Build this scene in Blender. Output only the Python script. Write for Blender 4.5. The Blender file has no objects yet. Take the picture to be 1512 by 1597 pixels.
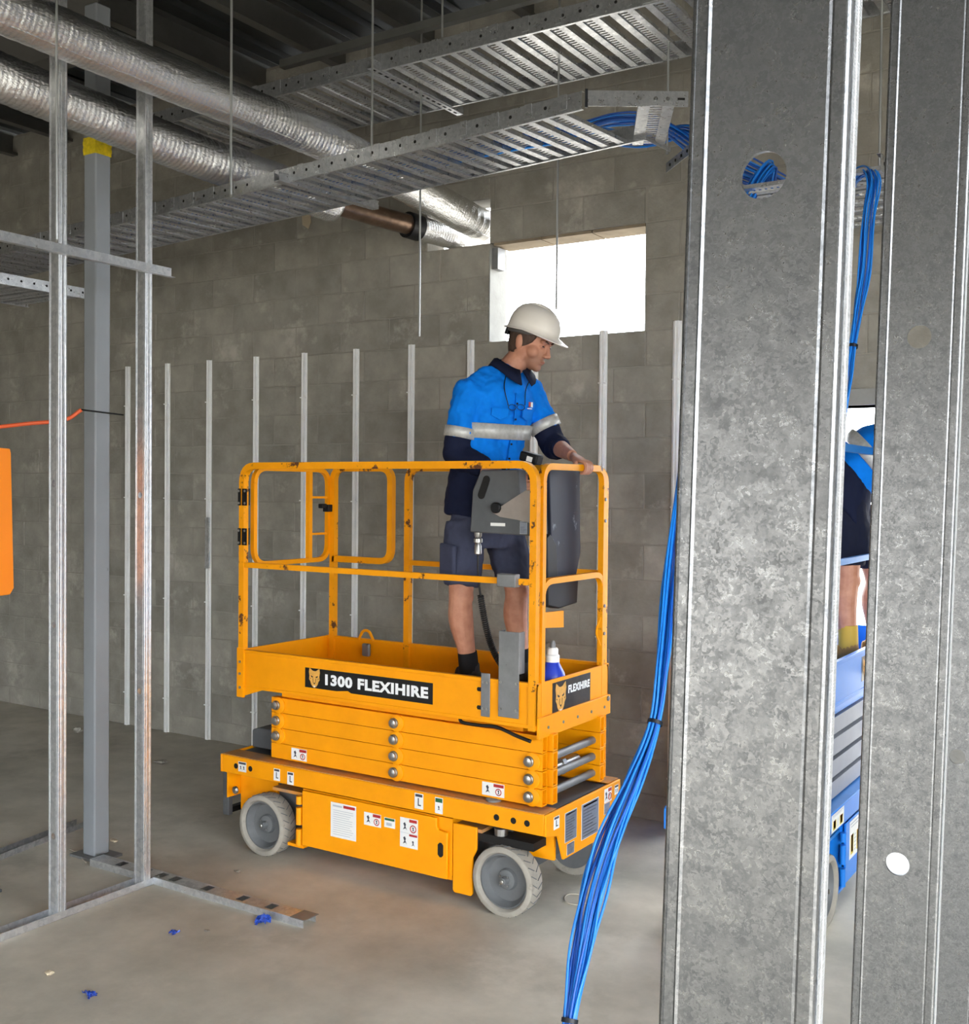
import bpy, math, random
from mathutils import Vector as V, Matrix, noise
random.seed(7)
D = bpy.data
SC = bpy.context.scene
COL = SC.collection
# ---------------------------------------------------------------- camera
FPX = 1722.5; YAW, PITCH, ROLL = -0.567478, -0.02094, 0.00923; CXP, CYP = 756.0, 798.5; HC = 1.845
FW = V((math.sin(YAW)*math.cos(PITCH), math.cos(YAW)*math.cos(PITCH), math.sin(PITCH)))
_r = V((math.cos(YAW), -math.sin(YAW), 0)); _u = _r.cross(FW)
RT = _r*math.cos(ROLL) + _u*math.sin(ROLL); UP = RT.cross(FW)
CAM = V((0, 0, HC))
cd = D.cameras.new('camera'); cd.sensor_fit = 'HORIZONTAL'; cd.sensor_width = 36; cd.lens = FPX/1512*36
cd.clip_start = 0.05; cd.clip_end = 200
co = D.objects.new('camera', cd); COL.objects.link(co); SC.camera = co
mw = Matrix.Identity(4)
for i, a in enumerate((RT, UP, -FW)):
    for j in range(3): mw[j][i] = a[j]
mw.translation = CAM; co.matrix_world = mw
# ---------------------------------------------------------------- sky, sun, exposure
w = D.worlds.new('sky'); SC.world = w; w.use_nodes = True
bg = w.node_tree.nodes['Background']; bg.inputs[0].default_value = (0.90, 0.95, 1.0, 1); bg.inputs[1].default_value = 8.0
sl = D.lights.new('sun', 'SUN'); sl.energy = 6.0; sl.angle = 0.02; sl.color = (1.0, 0.93, 0.82)
so = D.objects.new('sun', sl); COL.objects.link(so); so.rotation_euler = (math.radians(36), 0, math.radians(-12))
SC.view_settings.view_transform = 'Standard'; SC.view_settings.look = 'None'
SC.view_settings.exposure = 0.68; SC.view_settings.gamma = 1.0; SC.view_settings.use_curve_mapping = False

# ---------------------------------------------------------------- measuring helpers (photo ray -> world point at a known plane)
def ray(x, y): return FW + RT*((x-CXP)/FPX) - UP*((y-CYP)/FPX)
def at_d(x, y, d): return CAM + ray(x, y)*d
def at_y(x, y, Y): r = ray(x, y); return CAM + r*(Y/r.y)
def at_x(x, y, X): r = ray(x, y); return CAM + r*(X/r.x)
def at_z(x, y, Z): r = ray(x, y); return CAM + r*((Z-HC)/r.z)
def lin(c): return c/12.92 if c <= .04045 else ((c+.055)/1.055)**2.4
def rgb(r, g, b): return (lin(r/255), lin(g/255), lin(b/255), 1)

# ---------------------------------------------------------------- materials
def mat(name, col, rough=.6, metal=0., var=0., vscale=8., bump=0., bscale=60., col2=None, spots=None, stretch=None, bdist=.01, spec=None):
    m = D.materials.new(name); m.use_nodes = True; nt = m.node_tree; N = nt.nodes; L = nt.links
    b = N['Principled BSDF']; b.inputs['Roughness'].default_value = rough; b.inputs['Metallic'].default_value = metal
    if spec is not None: b.inputs['Specular IOR Level'].default_value = spec
    b.inputs['Base Color'].default_value = col
    tc = N.new('ShaderNodeTexCoord'); src = tc.outputs['Object']
    if stretch:
        mp = N.new('ShaderNodeMapping'); mp.inputs['Scale'].default_value = stretch; L.new(src, mp.inputs[0]); src = mp.outputs[0]
    out = None
    if var > 0 or col2:
        n = N.new('ShaderNodeTexNoise'); n.inputs['Scale'].default_value = vscale; n.inputs['Detail'].default_value = 6; n.inputs['Roughness'].default_value = .65
        L.new(src, n.inputs['Vector'])
        cr = N.new('ShaderNodeValToRGB'); L.new(n.outputs[0], cr.inputs[0])
        c2 = col2 or tuple(min(1, c*(1+var)) for c in col[:3])+(1,)
        c1 = col if col2 else tuple(c*(1-var) for c in col[:3])+(1,)
        cr.color_ramp.elements[0].position = .33; cr.color_ramp.elements[1].position = .67
        cr.color_ramp.elements[0].color = c1; cr.color_ramp.elements[1].color = c2
        out = cr.outputs[0]
    if spots:   # (colour, scale, threshold, width)
        n = N.new('ShaderNodeTexNoise'); n.inputs['Scale'].default_value = spots[1]; n.inputs['Detail'].default_value = 8; n.inputs['Roughness'].default_value = .7
        L.new(src, n.inputs['Vector'])
        mr = N.new('ShaderNodeMapRange'); mr.inputs[1].default_value = spots[2]; mr.inputs[2].default_value = spots[2]+spots[3]; L.new(n.outputs[0], mr.inputs[0])
        mx = N.new('ShaderNodeMix'); mx.data_type = 'RGBA'; L.new(mr.outputs[0], mx.inputs[0])
        if out: L.new(out, mx.inputs[6])
        else: mx.inputs[6].default_value = col
        mx.inputs[7].default_value = spots[0]; out = mx.outputs[2]
    if out: L.new(out, b.inputs['Base Color'])
    if bump > 0:
        n = N.new('ShaderNodeTexNoise'); n.inputs['Scale'].default_value = bscale; n.inputs['Detail'].default_value = 5
        L.new(src, n.inputs['Vector'])
        bp = N.new('ShaderNodeBump'); bp.inputs['Strength'].default_value = bump; bp.inputs['Distance'].default_value = bdist; L.new(n.outputs[0], bp.inputs['Height']); L.new(bp.outputs[0], b.inputs['Normal'])
    return m
def galv_mat(name, lo, hi, rough, scale, flecks=False):
    m = D.materials.new(name); m.use_nodes = True; nt = m.node_tree; N = nt.nodes; L = nt.links; b = N['Principled BSDF']
    tc = N.new('ShaderNodeTexCoord')
    n0 = N.new('ShaderNodeTexNoise'); n0.inputs['Scale'].default_value = scale*.9; n0.inputs['Detail'].default_value = 3; L.new(tc.outputs['Object'], n0.inputs['Vector'])
    ad = N.new('ShaderNodeMixRGB'); ad.blend_type = 'ADD'; ad.inputs[0].default_value = .035; L.new(tc.outputs['Object'], ad.inputs[1]); L.new(n0.outputs[1], ad.inputs[2])
    v = N.new('ShaderNodeTexVoronoi'); v.inputs['Scale'].default_value = scale; L.new(ad.outputs[0], v.inputs['Vector'])
    n1 = N.new('ShaderNodeTexNoise'); n1.inputs['Scale'].default_value = scale*.35; n1.inputs['Detail'].default_value = 8; n1.inputs['Roughness'].default_value = .75; L.new(tc.outputs['Object'], n1.inputs['Vector'])
    sep = N.new('ShaderNodeSeparateColor'); L.new(v.outputs['Color'], sep.inputs[0])
    mx = N.new('ShaderNodeMath'); mx.operation = 'MULTIPLY_ADD'; mx.inputs[1].default_value = .35; L.new(sep.outputs[0], mx.inputs[0]); L.new(n1.outputs[0], mx.inputs[2])
    cr = N.new('ShaderNodeValToRGB'); L.new(mx.outputs[0], cr.inputs[0]); e = cr.color_ramp.elements
    e[0].position = .42; e[1].position = .95; e[0].color = (lo, lo*1.03, lo*1.07, 1); e[1].color = (hi, hi*1.01, hi*1.02, 1)
    L.new(cr.outputs[0], b.inputs['Base Color'])
    rr = N.new('ShaderNodeMapRange'); L.new(mx.outputs[0], rr.inputs[0]); rr.inputs[1].default_value = .3; rr.inputs[2].default_value = 1.; rr.inputs[3].default_value = rough+.12; rr.inputs[4].default_value = rough-.1
    L.new(rr.outputs[0], b.inputs['Roughness']); b.inputs['Metallic'].default_value = .85
    if flecks:
        bp = N.new('ShaderNodeBump'); bp.inputs['Strength'].default_value = .25; bp.inputs['Distance'].default_value = .0015; L.new(mx.outputs[0], bp.inputs['Height']); L.new(bp.outputs[0], b.inputs['Normal'])
    return m
M = {}
M['yellow'] = mat('yellow_paint', rgb(250, 160, 0), .5, var=.05, vscale=5, spec=.25, spots=(rgb(120, 75, 30), 14, .70, .04))
M['yellow_worn'] = mat('yellow_worn', rgb(246, 160, 4), .5, var=.06, vscale=6, spec=.25, spots=(rgb(96, 58, 34), 9, .585, .03))
M['yellow_dirty'] = mat('yellow_dirty', rgb(226, 148, 30), .7, col2=rgb(160, 128, 98), vscale=6, spots=(rgb(120, 84, 50), 16, .64, .05))
M['blue'] = mat('blue_paint', rgb(20, 125, 222), .4, var=.05, vscale=5, spots=(rgb(120, 130, 140), 14, .72, .04))
M['blue_worn'] = mat('blue_worn', rgb(35, 125, 205), .5, var=.08, vscale=6, spots=(rgb(80, 90, 100), 9, .66, .03))
M['lift_grey'] = mat('lift_grey', rgb(140, 144, 156), .5, var=.06, vscale=5)
M['dark_grey'] = mat('dark_grey', rgb(84, 86, 88), .55, var=.12, vscale=9, spots=(rgb(140, 138, 132), 12, .66, .05))
M['mid_grey'] = mat('mid_grey', rgb(128, 128, 128), .5, metal=.3, var=.12, vscale=12, spots=(rgb(70, 70, 70), 25, .66, .04))
M['hole'] = mat('dark_recess', rgb(14, 12, 10), .8)
M['black'] = mat('black_plastic', rgb(20, 21, 23), .5, var=.2, vscale=10, spec=.25)
M['tyre'] = mat('tyre_rubber', rgb(160, 154, 143), .85, var=.10, vscale=14, bump=.3, bscale=50, bdist=.004, spots=(rgb(120, 112, 100), 9, .60, .12))
M['hub'] = mat('hub_grey', rgb(104, 106, 107), .55, var=.12, vscale=10)
M['steel'] = mat('steel_pin', rgb(170, 168, 164), .32, metal=.9, var=.1, vscale=20)
M['bracket'] = mat('bracket_plate', rgb(156, 146, 138), .45, metal=.4, var=.08, vscale=15)
M['white'] = mat('sticker_white', rgb(236, 236, 232), .5)
M['red'] = mat('sticker_red', rgb(178, 40, 36), .5)
M['green'] = mat('sticker_green', rgb(30, 96, 60), .5)
M['ink'] = mat('sticker_ink', rgb(60, 62, 70), .5)
M['pale'] = mat('sticker_print', rgb(186, 190, 196), .5)
M['silver_plate'] = mat('silver_plate', rgb(150, 156, 168), .35, metal=.5, var=.08, vscale=30)
M['orange'] = mat('sticker_orange', rgb(235, 100, 40), .5)
M['sticker_yellow'] = mat('sticker_yellow', rgb(240, 210, 60), .5)
M['decal_black'] = mat('decal_black', rgb(18, 17, 17), .35)
M['decal_faded'] = mat('decal_faded', rgb(26, 22, 20), .3, col2=rgb(60, 50, 44), vscale=14)
M['decal_white'] = mat('decal_white', rgb(245, 245, 245), .4)
M['cat_gold'] = mat('emblem_gold', rgb(226, 168, 78), .4, var=.12, vscale=40)
M['galv'] = galv_mat('galvanised', .40, .62, .42, 60)
M['galv_near'] = galv_mat('galvanised_spangle', .14, .27, .33, 190, True)
M['galv_bright'] = galv_mat('galvanised_bright', .55, .78, .36, 60)
M['galv_tray'] = galv_mat('galvanised_tray', .42, .62, .33, 70)
M['furring'] = mat('furring_steel', rgb(246, 246, 244), .42, metal=.1, var=.06, vscale=8)
M['rod'] = mat('threaded_rod', rgb(190, 192, 190), .35, metal=.8)
M['grey_paint'] = mat('column_paint', rgb(140, 144, 148), .5, var=.05, vscale=4, spots=(rgb(100, 102, 104), 6, .68, .03))
M['tape'] = mat('yellow_tape', rgb(216, 190, 30), .5, var=.25, vscale=30)
M['beam'] = mat('beam_paint', rgb(92, 90, 86), .6, var=.08, vscale=3)
M['roof'] = mat('roof_sheet', rgb(58, 60, 60), .5, metal=.2, var=.1, vscale=2)
M['purlin'] = mat('purlin_steel', rgb(120, 120, 116), .4, metal=.7, var=.1, vscale=6)
M['cable'] = mat('blue_cable', rgb(34, 130, 224), .3)
M['cable_dark'] = mat('dark_blue_cable', rgb(20, 84, 176), .35)
M['tie'] = mat('cable_tie', rgb(20, 24, 34), .5)
M['orange_panel'] = mat('orange_panel', rgb(255, 140, 2), .5, var=.03, vscale=5)
M['orange_cord'] = mat('orange_cord', rgb(226, 96, 50), .5)
M['skin'] = None
M['wrap'] = mat('blue_wrapper', rgb(60, 100, 210), .2, col2=rgb(26, 44, 120), vscale=60)
M['chip'] = mat('beige_chip', rgb(200, 184, 156), .8)
M['wire'] = mat('pale_wire', rgb(186, 176, 160), .5)
M['rubber'] = mat('black_rubber', rgb(16, 16, 18), .5)
M['brown_reflection'] = mat('pipe_brown_reflection', rgb(126, 104, 88), .28, metal=.8, var=.25, vscale=8, bump=.3, bscale=20)  # brown reflection on the insulated pipe, painted in as its base colour

# ---------------------------------------------------------------- mesh builder
def perp(d):
    a = V((0, 0, 1)) if abs(d.z) < .9 else V((1, 0, 0))
    u = d.cross(a).normalized(); return u, d.cross(u).normalized()
class MB:
    def __init__(s): s.v = []; s.f = []; s.mi = []; s.m = 0
    def add(s, vs, fs):
        o = len(s.v); s.v += [tuple(p) for p in vs]
        for f in fs: s.f.append(tuple(i+o for i in f)); s.mi.append(s.m)
        return s
    def box(s, x0, x1, y0, y1, z0, z1):
        return s.obox(V(((x0+x1)/2, (y0+y1)/2, (z0+z1)/2)), V((1, 0, 0)), V((0, 1, 0)), V((0, 0, 1)), abs(x1-x0)/2, abs(y1-y0)/2, abs(z1-z0)/2)
    def obox(s, c, a, b, n, ha, hb, hn):
        c = V(c); p = [c + a*(i*ha) + b*(j*hb) + n*(k*hn) for k in (-1, 1) for j in (-1, 1) for i in (-1, 1)]
        return s.add(p, [(0, 2, 3, 1), (4, 5, 7, 6), (0, 1, 5, 4), (2, 6, 7, 3), (0, 4, 6, 2), (1, 3, 7, 5)])
    def beam(s, p, q, wd, ht, up=V((0, 0, 1))):
        p, q = V(p), V(q); d = (q-p).normalized(); sd = d.cross(up).normalized(); u = sd.cross(d)
        return s.obox((p+q)/2, d, sd, u, (q-p).length/2, wd/2, ht/2)
    def loft(s, rings, c0=True, c1=True, closed=False):
        n = len(rings[0]); o = len(s.v); s.v += [tuple(p) for r in rings for p in r]; K = len(rings)
        for k in range(K if closed else K-1):
            a = o+k*n; b = o+((k+1) % K)*n
            for i in range(n):
                j = (i+1) % n; s.f.append((a+i, a+j, b+j, b+i)); s.mi.append(s.m)
        if not closed:
            if c0: s.f.append(tuple(o+i for i in reversed(range(n)))); s.mi.append(s.m)
            if c1: s.f.append(tuple(o+(K-1)*n+i for i in range(n))); s.mi.append(s.m)
        return s
    def tube(s, path, r, n=8, closed=False, sq=False, rot=0.):
        path = [V(p) for p in path]; K = len(path)
        rs = r if isinstance(r, (list, tuple)) else [r]*K
        rings = []; u = None
        for i in range(K):
            if closed: d = path[(i+1) % K]-path[i-1]
            else: d = path[min(i+1, K-1)]-path[max(i-1, 0)]
            d.normalize()
            if u is None: u, v = perp(d)
            else:
                u = (u - d*u.dot(d)).normalized(); v = d.cross(u).normalized()
            k = 1.
            if 0 < i < K-1 or closed:
                a = (path[i]-path[i-1]).normalized(); k = 1/max(.5, a.dot(d))
            ring = []
            for j in range(n):
                t = 2*math.pi*(j+.5*sq)/n+rot
                ring.append(path[i] + (u*math.cos(t)+v*math.sin(t))*rs[i]*(1.4142 if sq else 1))
            rings.append(ring)
        return s.loft(rings, closed=closed)
    def lathe(s, prof, c, ax, n=28, ref=None, closed=False):
        c = V(c); ax = V(ax).normalized(); u, v = perp(ax)
        if ref is not None: u = (ref-ax*ref.dot(ax)).normalized(); v = ax.cross(u)
        rings = [[c + ax*z + (u*math.cos(2*math.pi*i/n)+v*math.sin(2*math.pi*i/n))*max(r, 1e-4) for i in range(n)] for r, z in prof]
        return s.loft(rings, closed=closed)
    def cyl(s, p, q, r, n=16): p, q = V(p), V(q); return s.lathe([(r, 0), (r, (q-p).length)], p, q-p, n)
    def prism(s, poly, o, u, v, n, d):
        o, u, v, n = V(o), V(u), V(v), V(n); k = len(poly)
        a = [o+u*x+v*y for x, y in poly]; b = [p+n*d for p in a]
        return s.add(a+b, [tuple(reversed(range(k))), tuple(range(k, 2*k))] + [(i, (i+1) % k, k+(i+1) % k, k+i) for i in range(k)])
    def ell(s, c, axes, rad, nu=16, nv=10):
        c = V(c); A, B, C = axes; rings = []
        for k in range(nv+1):
            t = math.pi*(k+.0)/nv; t = min(max(t, .02), math.pi-.02)
            rings.append([c + A*(rad[0]*math.sin(t)*math.cos(2*math.pi*i/nu)) + B*(rad[1]*math.sin(t)*math.sin(2*math.pi*i/nu)) + C*(-rad[2]*math.cos(t)) for i in range(nu)])
        return s.loft(rings)
    def mesh(s, name, o=V((0, 0, 0))):
        me = D.meshes.new(name); me.from_pydata([(p[0]-o[0], p[1]-o[1], p[2]-o[2]) for p in s.v], [], s.f)
        me.polygons.foreach_set('material_index', s.mi); me.update(); return me
    def build(s, name, m, parent=None, smooth=False, bevel=0., o=None, fix=True):
        org = V((0, 0, 0))
        if parent is not None:
            r = parent
            while r.parent: r = r.parent
            org = V(r.get('_o', (0, 0, 0)))
        if o is not None and parent is None: org = V(o)
        me = s.mesh(name, org)
        if fix:
            import bmesh
            bm = bmesh.new(); bm.from_mesh(me); bmesh.ops.recalc_face_normals(bm, faces=bm.faces); bm.to_mesh(me); bm.free()
        for x in (m if isinstance(m, (list, tuple)) else [m]): me.materials.append(M[x] if isinstance(x, str) else x)
        ob = D.objects.new(name, me); COL.objects.link(ob); ob.parent = parent
        if parent is None: ob.location = org
        if smooth: shade(ob, smooth)
        if bevel:
            b = ob.modifiers.new('bevel', 'BEVEL'); b.width = bevel; b.segments = 2; b.limit_method = 'ANGLE'; b.angle_limit = .7
            shade(ob, True)
        return ob
def shade(ob, sm=True):
    me = ob.data
    me.polygons.foreach_set('use_smooth', [True]*len(me.polygons))
    if sm != 2:
        try: me.set_sharp_from_angle(angle=.7)
        except Exception: pass
def root(name, label, cat, o=(0, 0, 0), group=None, local=False, rz=0., kind=None):
    e = D.objects.new(name, None); COL.objects.link(e); e.location = o; e.rotation_euler.z = rz; e.empty_display_size = .1
    if not local: e['_o'] = tuple(o)
    if kind: e['kind'] = kind
    return tag(e, label, cat, group)
def tag(o, label=None, cat=None, group=None, kind=None):
    if label: o['label'] = label
    if cat: o['category'] = cat
    if group: o['group'] = group
    if kind: o['kind'] = kind
    return o
def fillet(pts, r, n=5, closed=False):
    pts = [V(p) for p in pts]; K = len(pts); out = []
    for i in range(K):
        if not closed and i in (0, K-1): out.append(pts[i]); continue
        p = pts[i]; a = pts[i-1]; b = pts[(i+1) % K]; da = (a-p); db = (b-p)
        rr = min(r, da.length*.49, db.length*.49); p0 = p+da.normalized()*rr; p1 = p+db.normalized()*rr
        for k in range(n+1):
            t = k/n; out.append(p0*(1-t)**2 + p*(2*t*(1-t)) + p1*t*t)
    return out
def catmull(pts, sub=6):
    pts = [V(p) for p in pts]; P = [pts[0]*2-pts[1]]+pts+[pts[-1]*2-pts[-2]]; out = []
    for i in range(1, len(P)-2):
        for k in range(sub):
            t = k/sub; a, b, c, d = P[i-1], P[i], P[i+1], P[i+2]
            out.append(.5*((2*b)+(c-a)*t+(2*a-5*b+4*c-d)*t*t+(3*b-a-3*c+d)*t**3))
    out.append(pts[-1]); return out
X, Y, Z = V((1, 0, 0)), V((0, 1, 0)), V((0, 0, 1))
# ================================================================= the setting
YW = 5.69                                  # front face of the block wall
def concrete(name, c1, c2, rough, scale, bump, stain=None):
    m = D.materials.new(name); m.use_nodes = True; nt = m.node_tree; N = nt.nodes; L = nt.links; b = N['Principled BSDF']
    g = N.new('ShaderNodeNewGeometry')
    n = N.new('ShaderNodeTexNoise'); n.inputs['Scale'].default_value = scale; n.inputs['Detail'].default_value = 9; n.inputs['Roughness'].default_value = .62; L.new(g.outputs['Position'], n.inputs['Vector'])
    cr = N.new('ShaderNodeValToRGB'); L.new(n.outputs[0], cr.inputs[0]); e = cr.color_ramp.elements
    e[0].position = .34; e[1].position = .66; e[0].color = c1; e[1].color = c2
    oi = N.new('ShaderNodeObjectInfo'); hv = N.new('ShaderNodeHueSaturation'); L.new(cr.outputs[0], hv.inputs['Color'])
    mr = N.new('ShaderNodeMapRange'); L.new(oi.outputs['Random'], mr.inputs[0]); mr.inputs[3].default_value = .86; mr.inputs[4].default_value = 1.10; L.new(mr.outputs[0], hv.inputs['Value'])
    out = hv.outputs[0]
    if stain:
        n2 = N.new('ShaderNodeTexNoise'); n2.inputs['Scale'].default_value = stain[1]; n2.inputs['Detail'].default_value = 7; n2.inputs['Roughness'].default_value = .7; L.new(g.outputs['Position'], n2.inputs['Vector'])
        m2 = N.new('ShaderNodeMapRange'); m2.inputs[1].default_value = stain[2]; m2.inputs[2].default_value = stain[2]+stain[3]; m2.inputs[4].default_value = stain[4]; L.new(n2.outputs[0], m2.inputs[0])
        mx = N.new('ShaderNodeMix'); mx.data_type = 'RGBA'; L.new(m2.outputs[0], mx.inputs[0]); L.new(out, mx.inputs[6]); mx.inputs[7].default_value = stain[0]; out = mx.outputs[2]
    L.new(out, b.inputs['Base Color']); b.inputs['Roughness'].default_value = rough
    n3 = N.new('ShaderNodeTexNoise'); n3.inputs['Scale'].default_value = 45; n3.inputs['Detail'].default_value = 6; L.new(g.outputs['Position'], n3.inputs['Vector'])
    bp = N.new('ShaderNodeBump'); bp.inputs['Strength'].default_value = bump; bp.inputs['Distance'].default_value = .006; L.new(n3.outputs[0], bp.inputs['Height']); L.new(bp.outputs[0], b.inputs['Normal'])
    return m
M['floor'] = concrete('floor_concrete', rgb(168, 163, 149), rgb(208, 201, 186), .72, 1.6, .15, (rgb(226, 218, 204), .9, .53, .14, .65))
M['ground'] = concrete('yard_concrete', rgb(140, 134, 124), rgb(158, 152, 142), .9, .8, .2)
M['block'] = concrete('block_concrete', rgb(140, 136, 126), rgb(166, 161, 150), .9, 4.5, .6, (rgb(196, 190, 178), 3.2, .57, .12, .6))
M['mortar'] = concrete('mortar', rgb(148, 143, 133), rgb(166, 161, 150), .92, 3.0, .4)
M['plaster'] = concrete('reveal_render', rgb(138, 137, 132), rgb(156, 155, 150), .8, 5, .2)
M['lintel'] = concrete('lintel_block', rgb(126, 112, 92), rgb(146, 132, 110), .9, 6, .3)

fl = MB().box(-11, 2.5, -6.2, YW+.19, -.15, 0).build('floor', 'floor'); tag(fl, kind='structure')
gr = MB().box(-60, 60, -60, 60, -.3, -.152).build('ground', 'ground'); tag(gr, kind='structure')

OPEN = [(-3.607, -2.580, 2.737, 3.336), (-4.075, -3.607, 3.336, 3.605), (-2.22, -.98, -1, 2.282)]
WX0, WX1, WZ1 = -11.0, 2.3, 4.75
def sub(rects, o):
    out = []
    for (a, b, c, d) in rects:
        x0, x1, z0, z1 = max(a, o[0]), min(b, o[1]), max(c, o[2]), min(d, o[3])
        if x0 >= x1-1e-4 or z0 >= z1-1e-4: out.append((a, b, c, d)); continue
        if x0 > a+.012: out.append((a, x0, c, d))
        if x1 < b-.012: out.append((x1, b, c, d))
        if z0 > c+.012: out.append((x0, x1, c, z0))
        if z1 < d-.012: out.append((x0, x1, z1, d))
    return out
core = [(WX0, WX1, 0, WZ1)]
for o in OPEN: core = sub(core, o)
mb = MB()
for a, b, c, d in core: mb.box(a, b, YW+.0035, YW+.19, c, d)
wall = mb.build('wall_back', 'mortar', o=(0, YW, 0)); tag(wall, kind='structure'); wall['_o'] = (0, YW, 0)
blocks = []
z0 = .142-.1996; k = 0
while z0 < WZ1:
    c, d = max(z0, 0), min(z0+.1996, WZ1)
    x = -2.77+(.2 if k % 2 else 0)-.4*21
    while x < WX1:
        rs = [(max(x, WX0), min(x+.4, WX1), c, d)]
        if rs[0][1]-rs[0][0] > .03:
            for o in OPEN: rs = sub(rs, o)
            blocks += [r for r in rs if r[1]-r[0] > .03 and r[3]-r[2] > .03]
        x += .4
    z0 += .1996; k += 1
def px_of(p):
    d = V(p)-CAM; z = d.dot(FW); return CXP+FPX*d.dot(RT)/z, CYP-FPX*d.dot(UP)/z
def seen(r):
    x, y = px_of(((r[0]+r[1])/2, YW, (r[2]+r[3])/2)); return -60 < x < 1075 and -60 < y < 1300 or (1290 < x < 1400 and -50 < y < 700)
bm_cache = {}
def block_mesh(wd, ht):
    key = (round(wd, 3), round(ht, 3))
    if key not in bm_cache:
        a, h, e, j = wd/2-.0035, ht/2-.0035, .003, 0
        m = MB(); o = [(-a, .02, -h), (a, .02, -h), (a, .02, h), (-a, .02, h)]; s_ = [(-a, e, -h), (a, e, -h), (a, e, h), (-a, e, h)]; t = [(-a+e, 0, -h+e), (a-e, 0, -h+e), (a-e, 0, h-e), (-a+e, 0, h-e)]
        m.loft([o, s_, t], c0=False); me = m.mesh('block'); me.materials.append(M['block']); bm_cache[key] = me
    return bm_cache[key]
vis = sorted([b for b in blocks if seen(b)], key=lambda b: -(b[1]-b[0])*(b[3]-b[2])/((b[0])**2+YW**2))
top = set(vis[:300]); rest = MB()
for b in blocks:
    cx_, cz_ = (b[0]+b[1])/2, (b[2]+b[3])/2; jit = random.uniform(-.0015, .0015)
    if b in top:
        o = D.objects.new('block', block_mesh(b[1]-b[0], b[3]-b[2])); COL.objects.link(o); o.parent = wall; o.location = (cx_, jit, cz_)
    else:
        me = block_mesh(b[1]-b[0], b[3]-b[2]); rest.add([(v.co.x+cx_, v.co.y+YW+jit, v.co.z+cz_) for v in me.vertices], [tuple(p.vertices) for p in me.polygons])
ro = rest.build('block_courses', 'block', wall); tag(ro, kind='stuff')
# pale rendered reveal inside the window opening and sill
rv = MB(); rv.box(-3.6065, -3.600, YW-.004, YW+.19, 2.742, 3.30); rv.build('window_reveal', 'plaster', wall)
MB().box(-3.60, -3.56, YW+.02, YW+.10, 3.18, 3.31).build('junction_plate', 'mid_grey', wall)
lint = MB()
for i in range(3): lint.box(-3.58+i*.335, -3.58+i*.335+.326, YW+.004, YW+.185, 3.318, 3.334)
lint.build('lintel_block', 'lintel', wall)
MB().box(-2.3, -.9, YW-.02, YW+.21, 2.282, 2.362).build('door_lintel', 'plaster', wall)
rw = MB(); YF0 = -6.0; XR0 = 2.3
for a, b, c, d in ((-11, -6.5, 0, 4.75), (-1.2, XR0, 0, 4.75), (-6.5, -1.2, 1.9, 4.75)): rw.box(a, b, YF0-.2, YF0, c, d)  # unseen wall, added; its opening is sized for the bright band in the studs
o = rw.build('wall_front_unseen', 'mortar'); tag(o, kind='structure')
wl = MB().box(-11.2, -11, YF0-.2, YW+.2, 0, 4.75).build('wall_left', 'mortar'); tag(wl, kind='structure')
wr = MB(); wr.box(XR0, XR0+.2, YF0-.2, YW+.2, 3.3, 4.75); wr.box(XR0, XR0+.2, YF0-.2, -4.5, 0, 3.3); wr.box(XR0, XR0+.2, 2.6, YW+.2, 0, 3.3)  # unseen wall; the far stretch is closed to keep light off the blue lift
wr = wr.build('wall_right_unseen', 'mortar'); tag(wr, kind='structure')

# ---- roof: ribbed dark sheet, purlins running to the wall, one deep beam along the wall
mb = MB(); xs = -11.2
prof = []
while xs < 2.4: prof += [(xs, 0), (xs+.12, 0), (xs+.14, .03), (xs+.18, .03)]; xs += .2
ra = [V((px, -6.3, 4.78+pz)) for px, pz in prof]; rb = [V((px, YW+2.2, 4.78+pz)) for px, pz in prof]  # overhang beyond the wall is unseen, added to shade the blue lift
n = len(prof); mb.add(ra+rb, [(i, i+1, n+i+1, n+i) for i in range(n-1)])
mb.box(-11.2, 2.6, -6.3, YW+2.2, 4.83, 4.9)
roof = mb.build('ceiling', 'roof', fix=False); tag(roof, kind='structure')
def purlin(x, y0=-6, y1=YW+.2):
    m = MB(); m.box(x-.035, x-.032, y0, y1, 4.58, 4.775); m.box(x-.035, x+.035, y0, y1, 4.577, 4.580); m.box(x-.035, x+.035, y0, y1, 4.775, 4.778); m.box(x+.032, x+.035, y0, y1, 4.577, 4.60)
    m.build('purlin', 'purlin', roof)
p1 = at_z(430, 55, 4.577); p2 = at_z(590, 22, 4.577)
dx = p2.x-p1.x
for i in range(-7, 4): purlin(p1.x+i*dx)
q0 = at_z(250, 47, 4.20); q1 = at_z(395, 0, 4.20)
yb = (q0.y+q1.y)/2
m = MB(); m.box(-11, p1.x-.3, yb-.006, yb+.006, 4.2, 4.56); m.box(-11, p1.x-.3, yb-.08, yb+.08, 4.19, 4.203); m.box(-11, p1.x-.3, yb-.08, yb+.08, 4.56, 4.575); m.build('steel_beam', 'beam', roof)
m = MB(); m.box(-11, 2.2, 1.0, 1.012, 4.22, 4.56); m.box(-11, 2.2, .93, 1.08, 4.21, 4.223); m.build('steel_beam', 'beam', roof)
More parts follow.
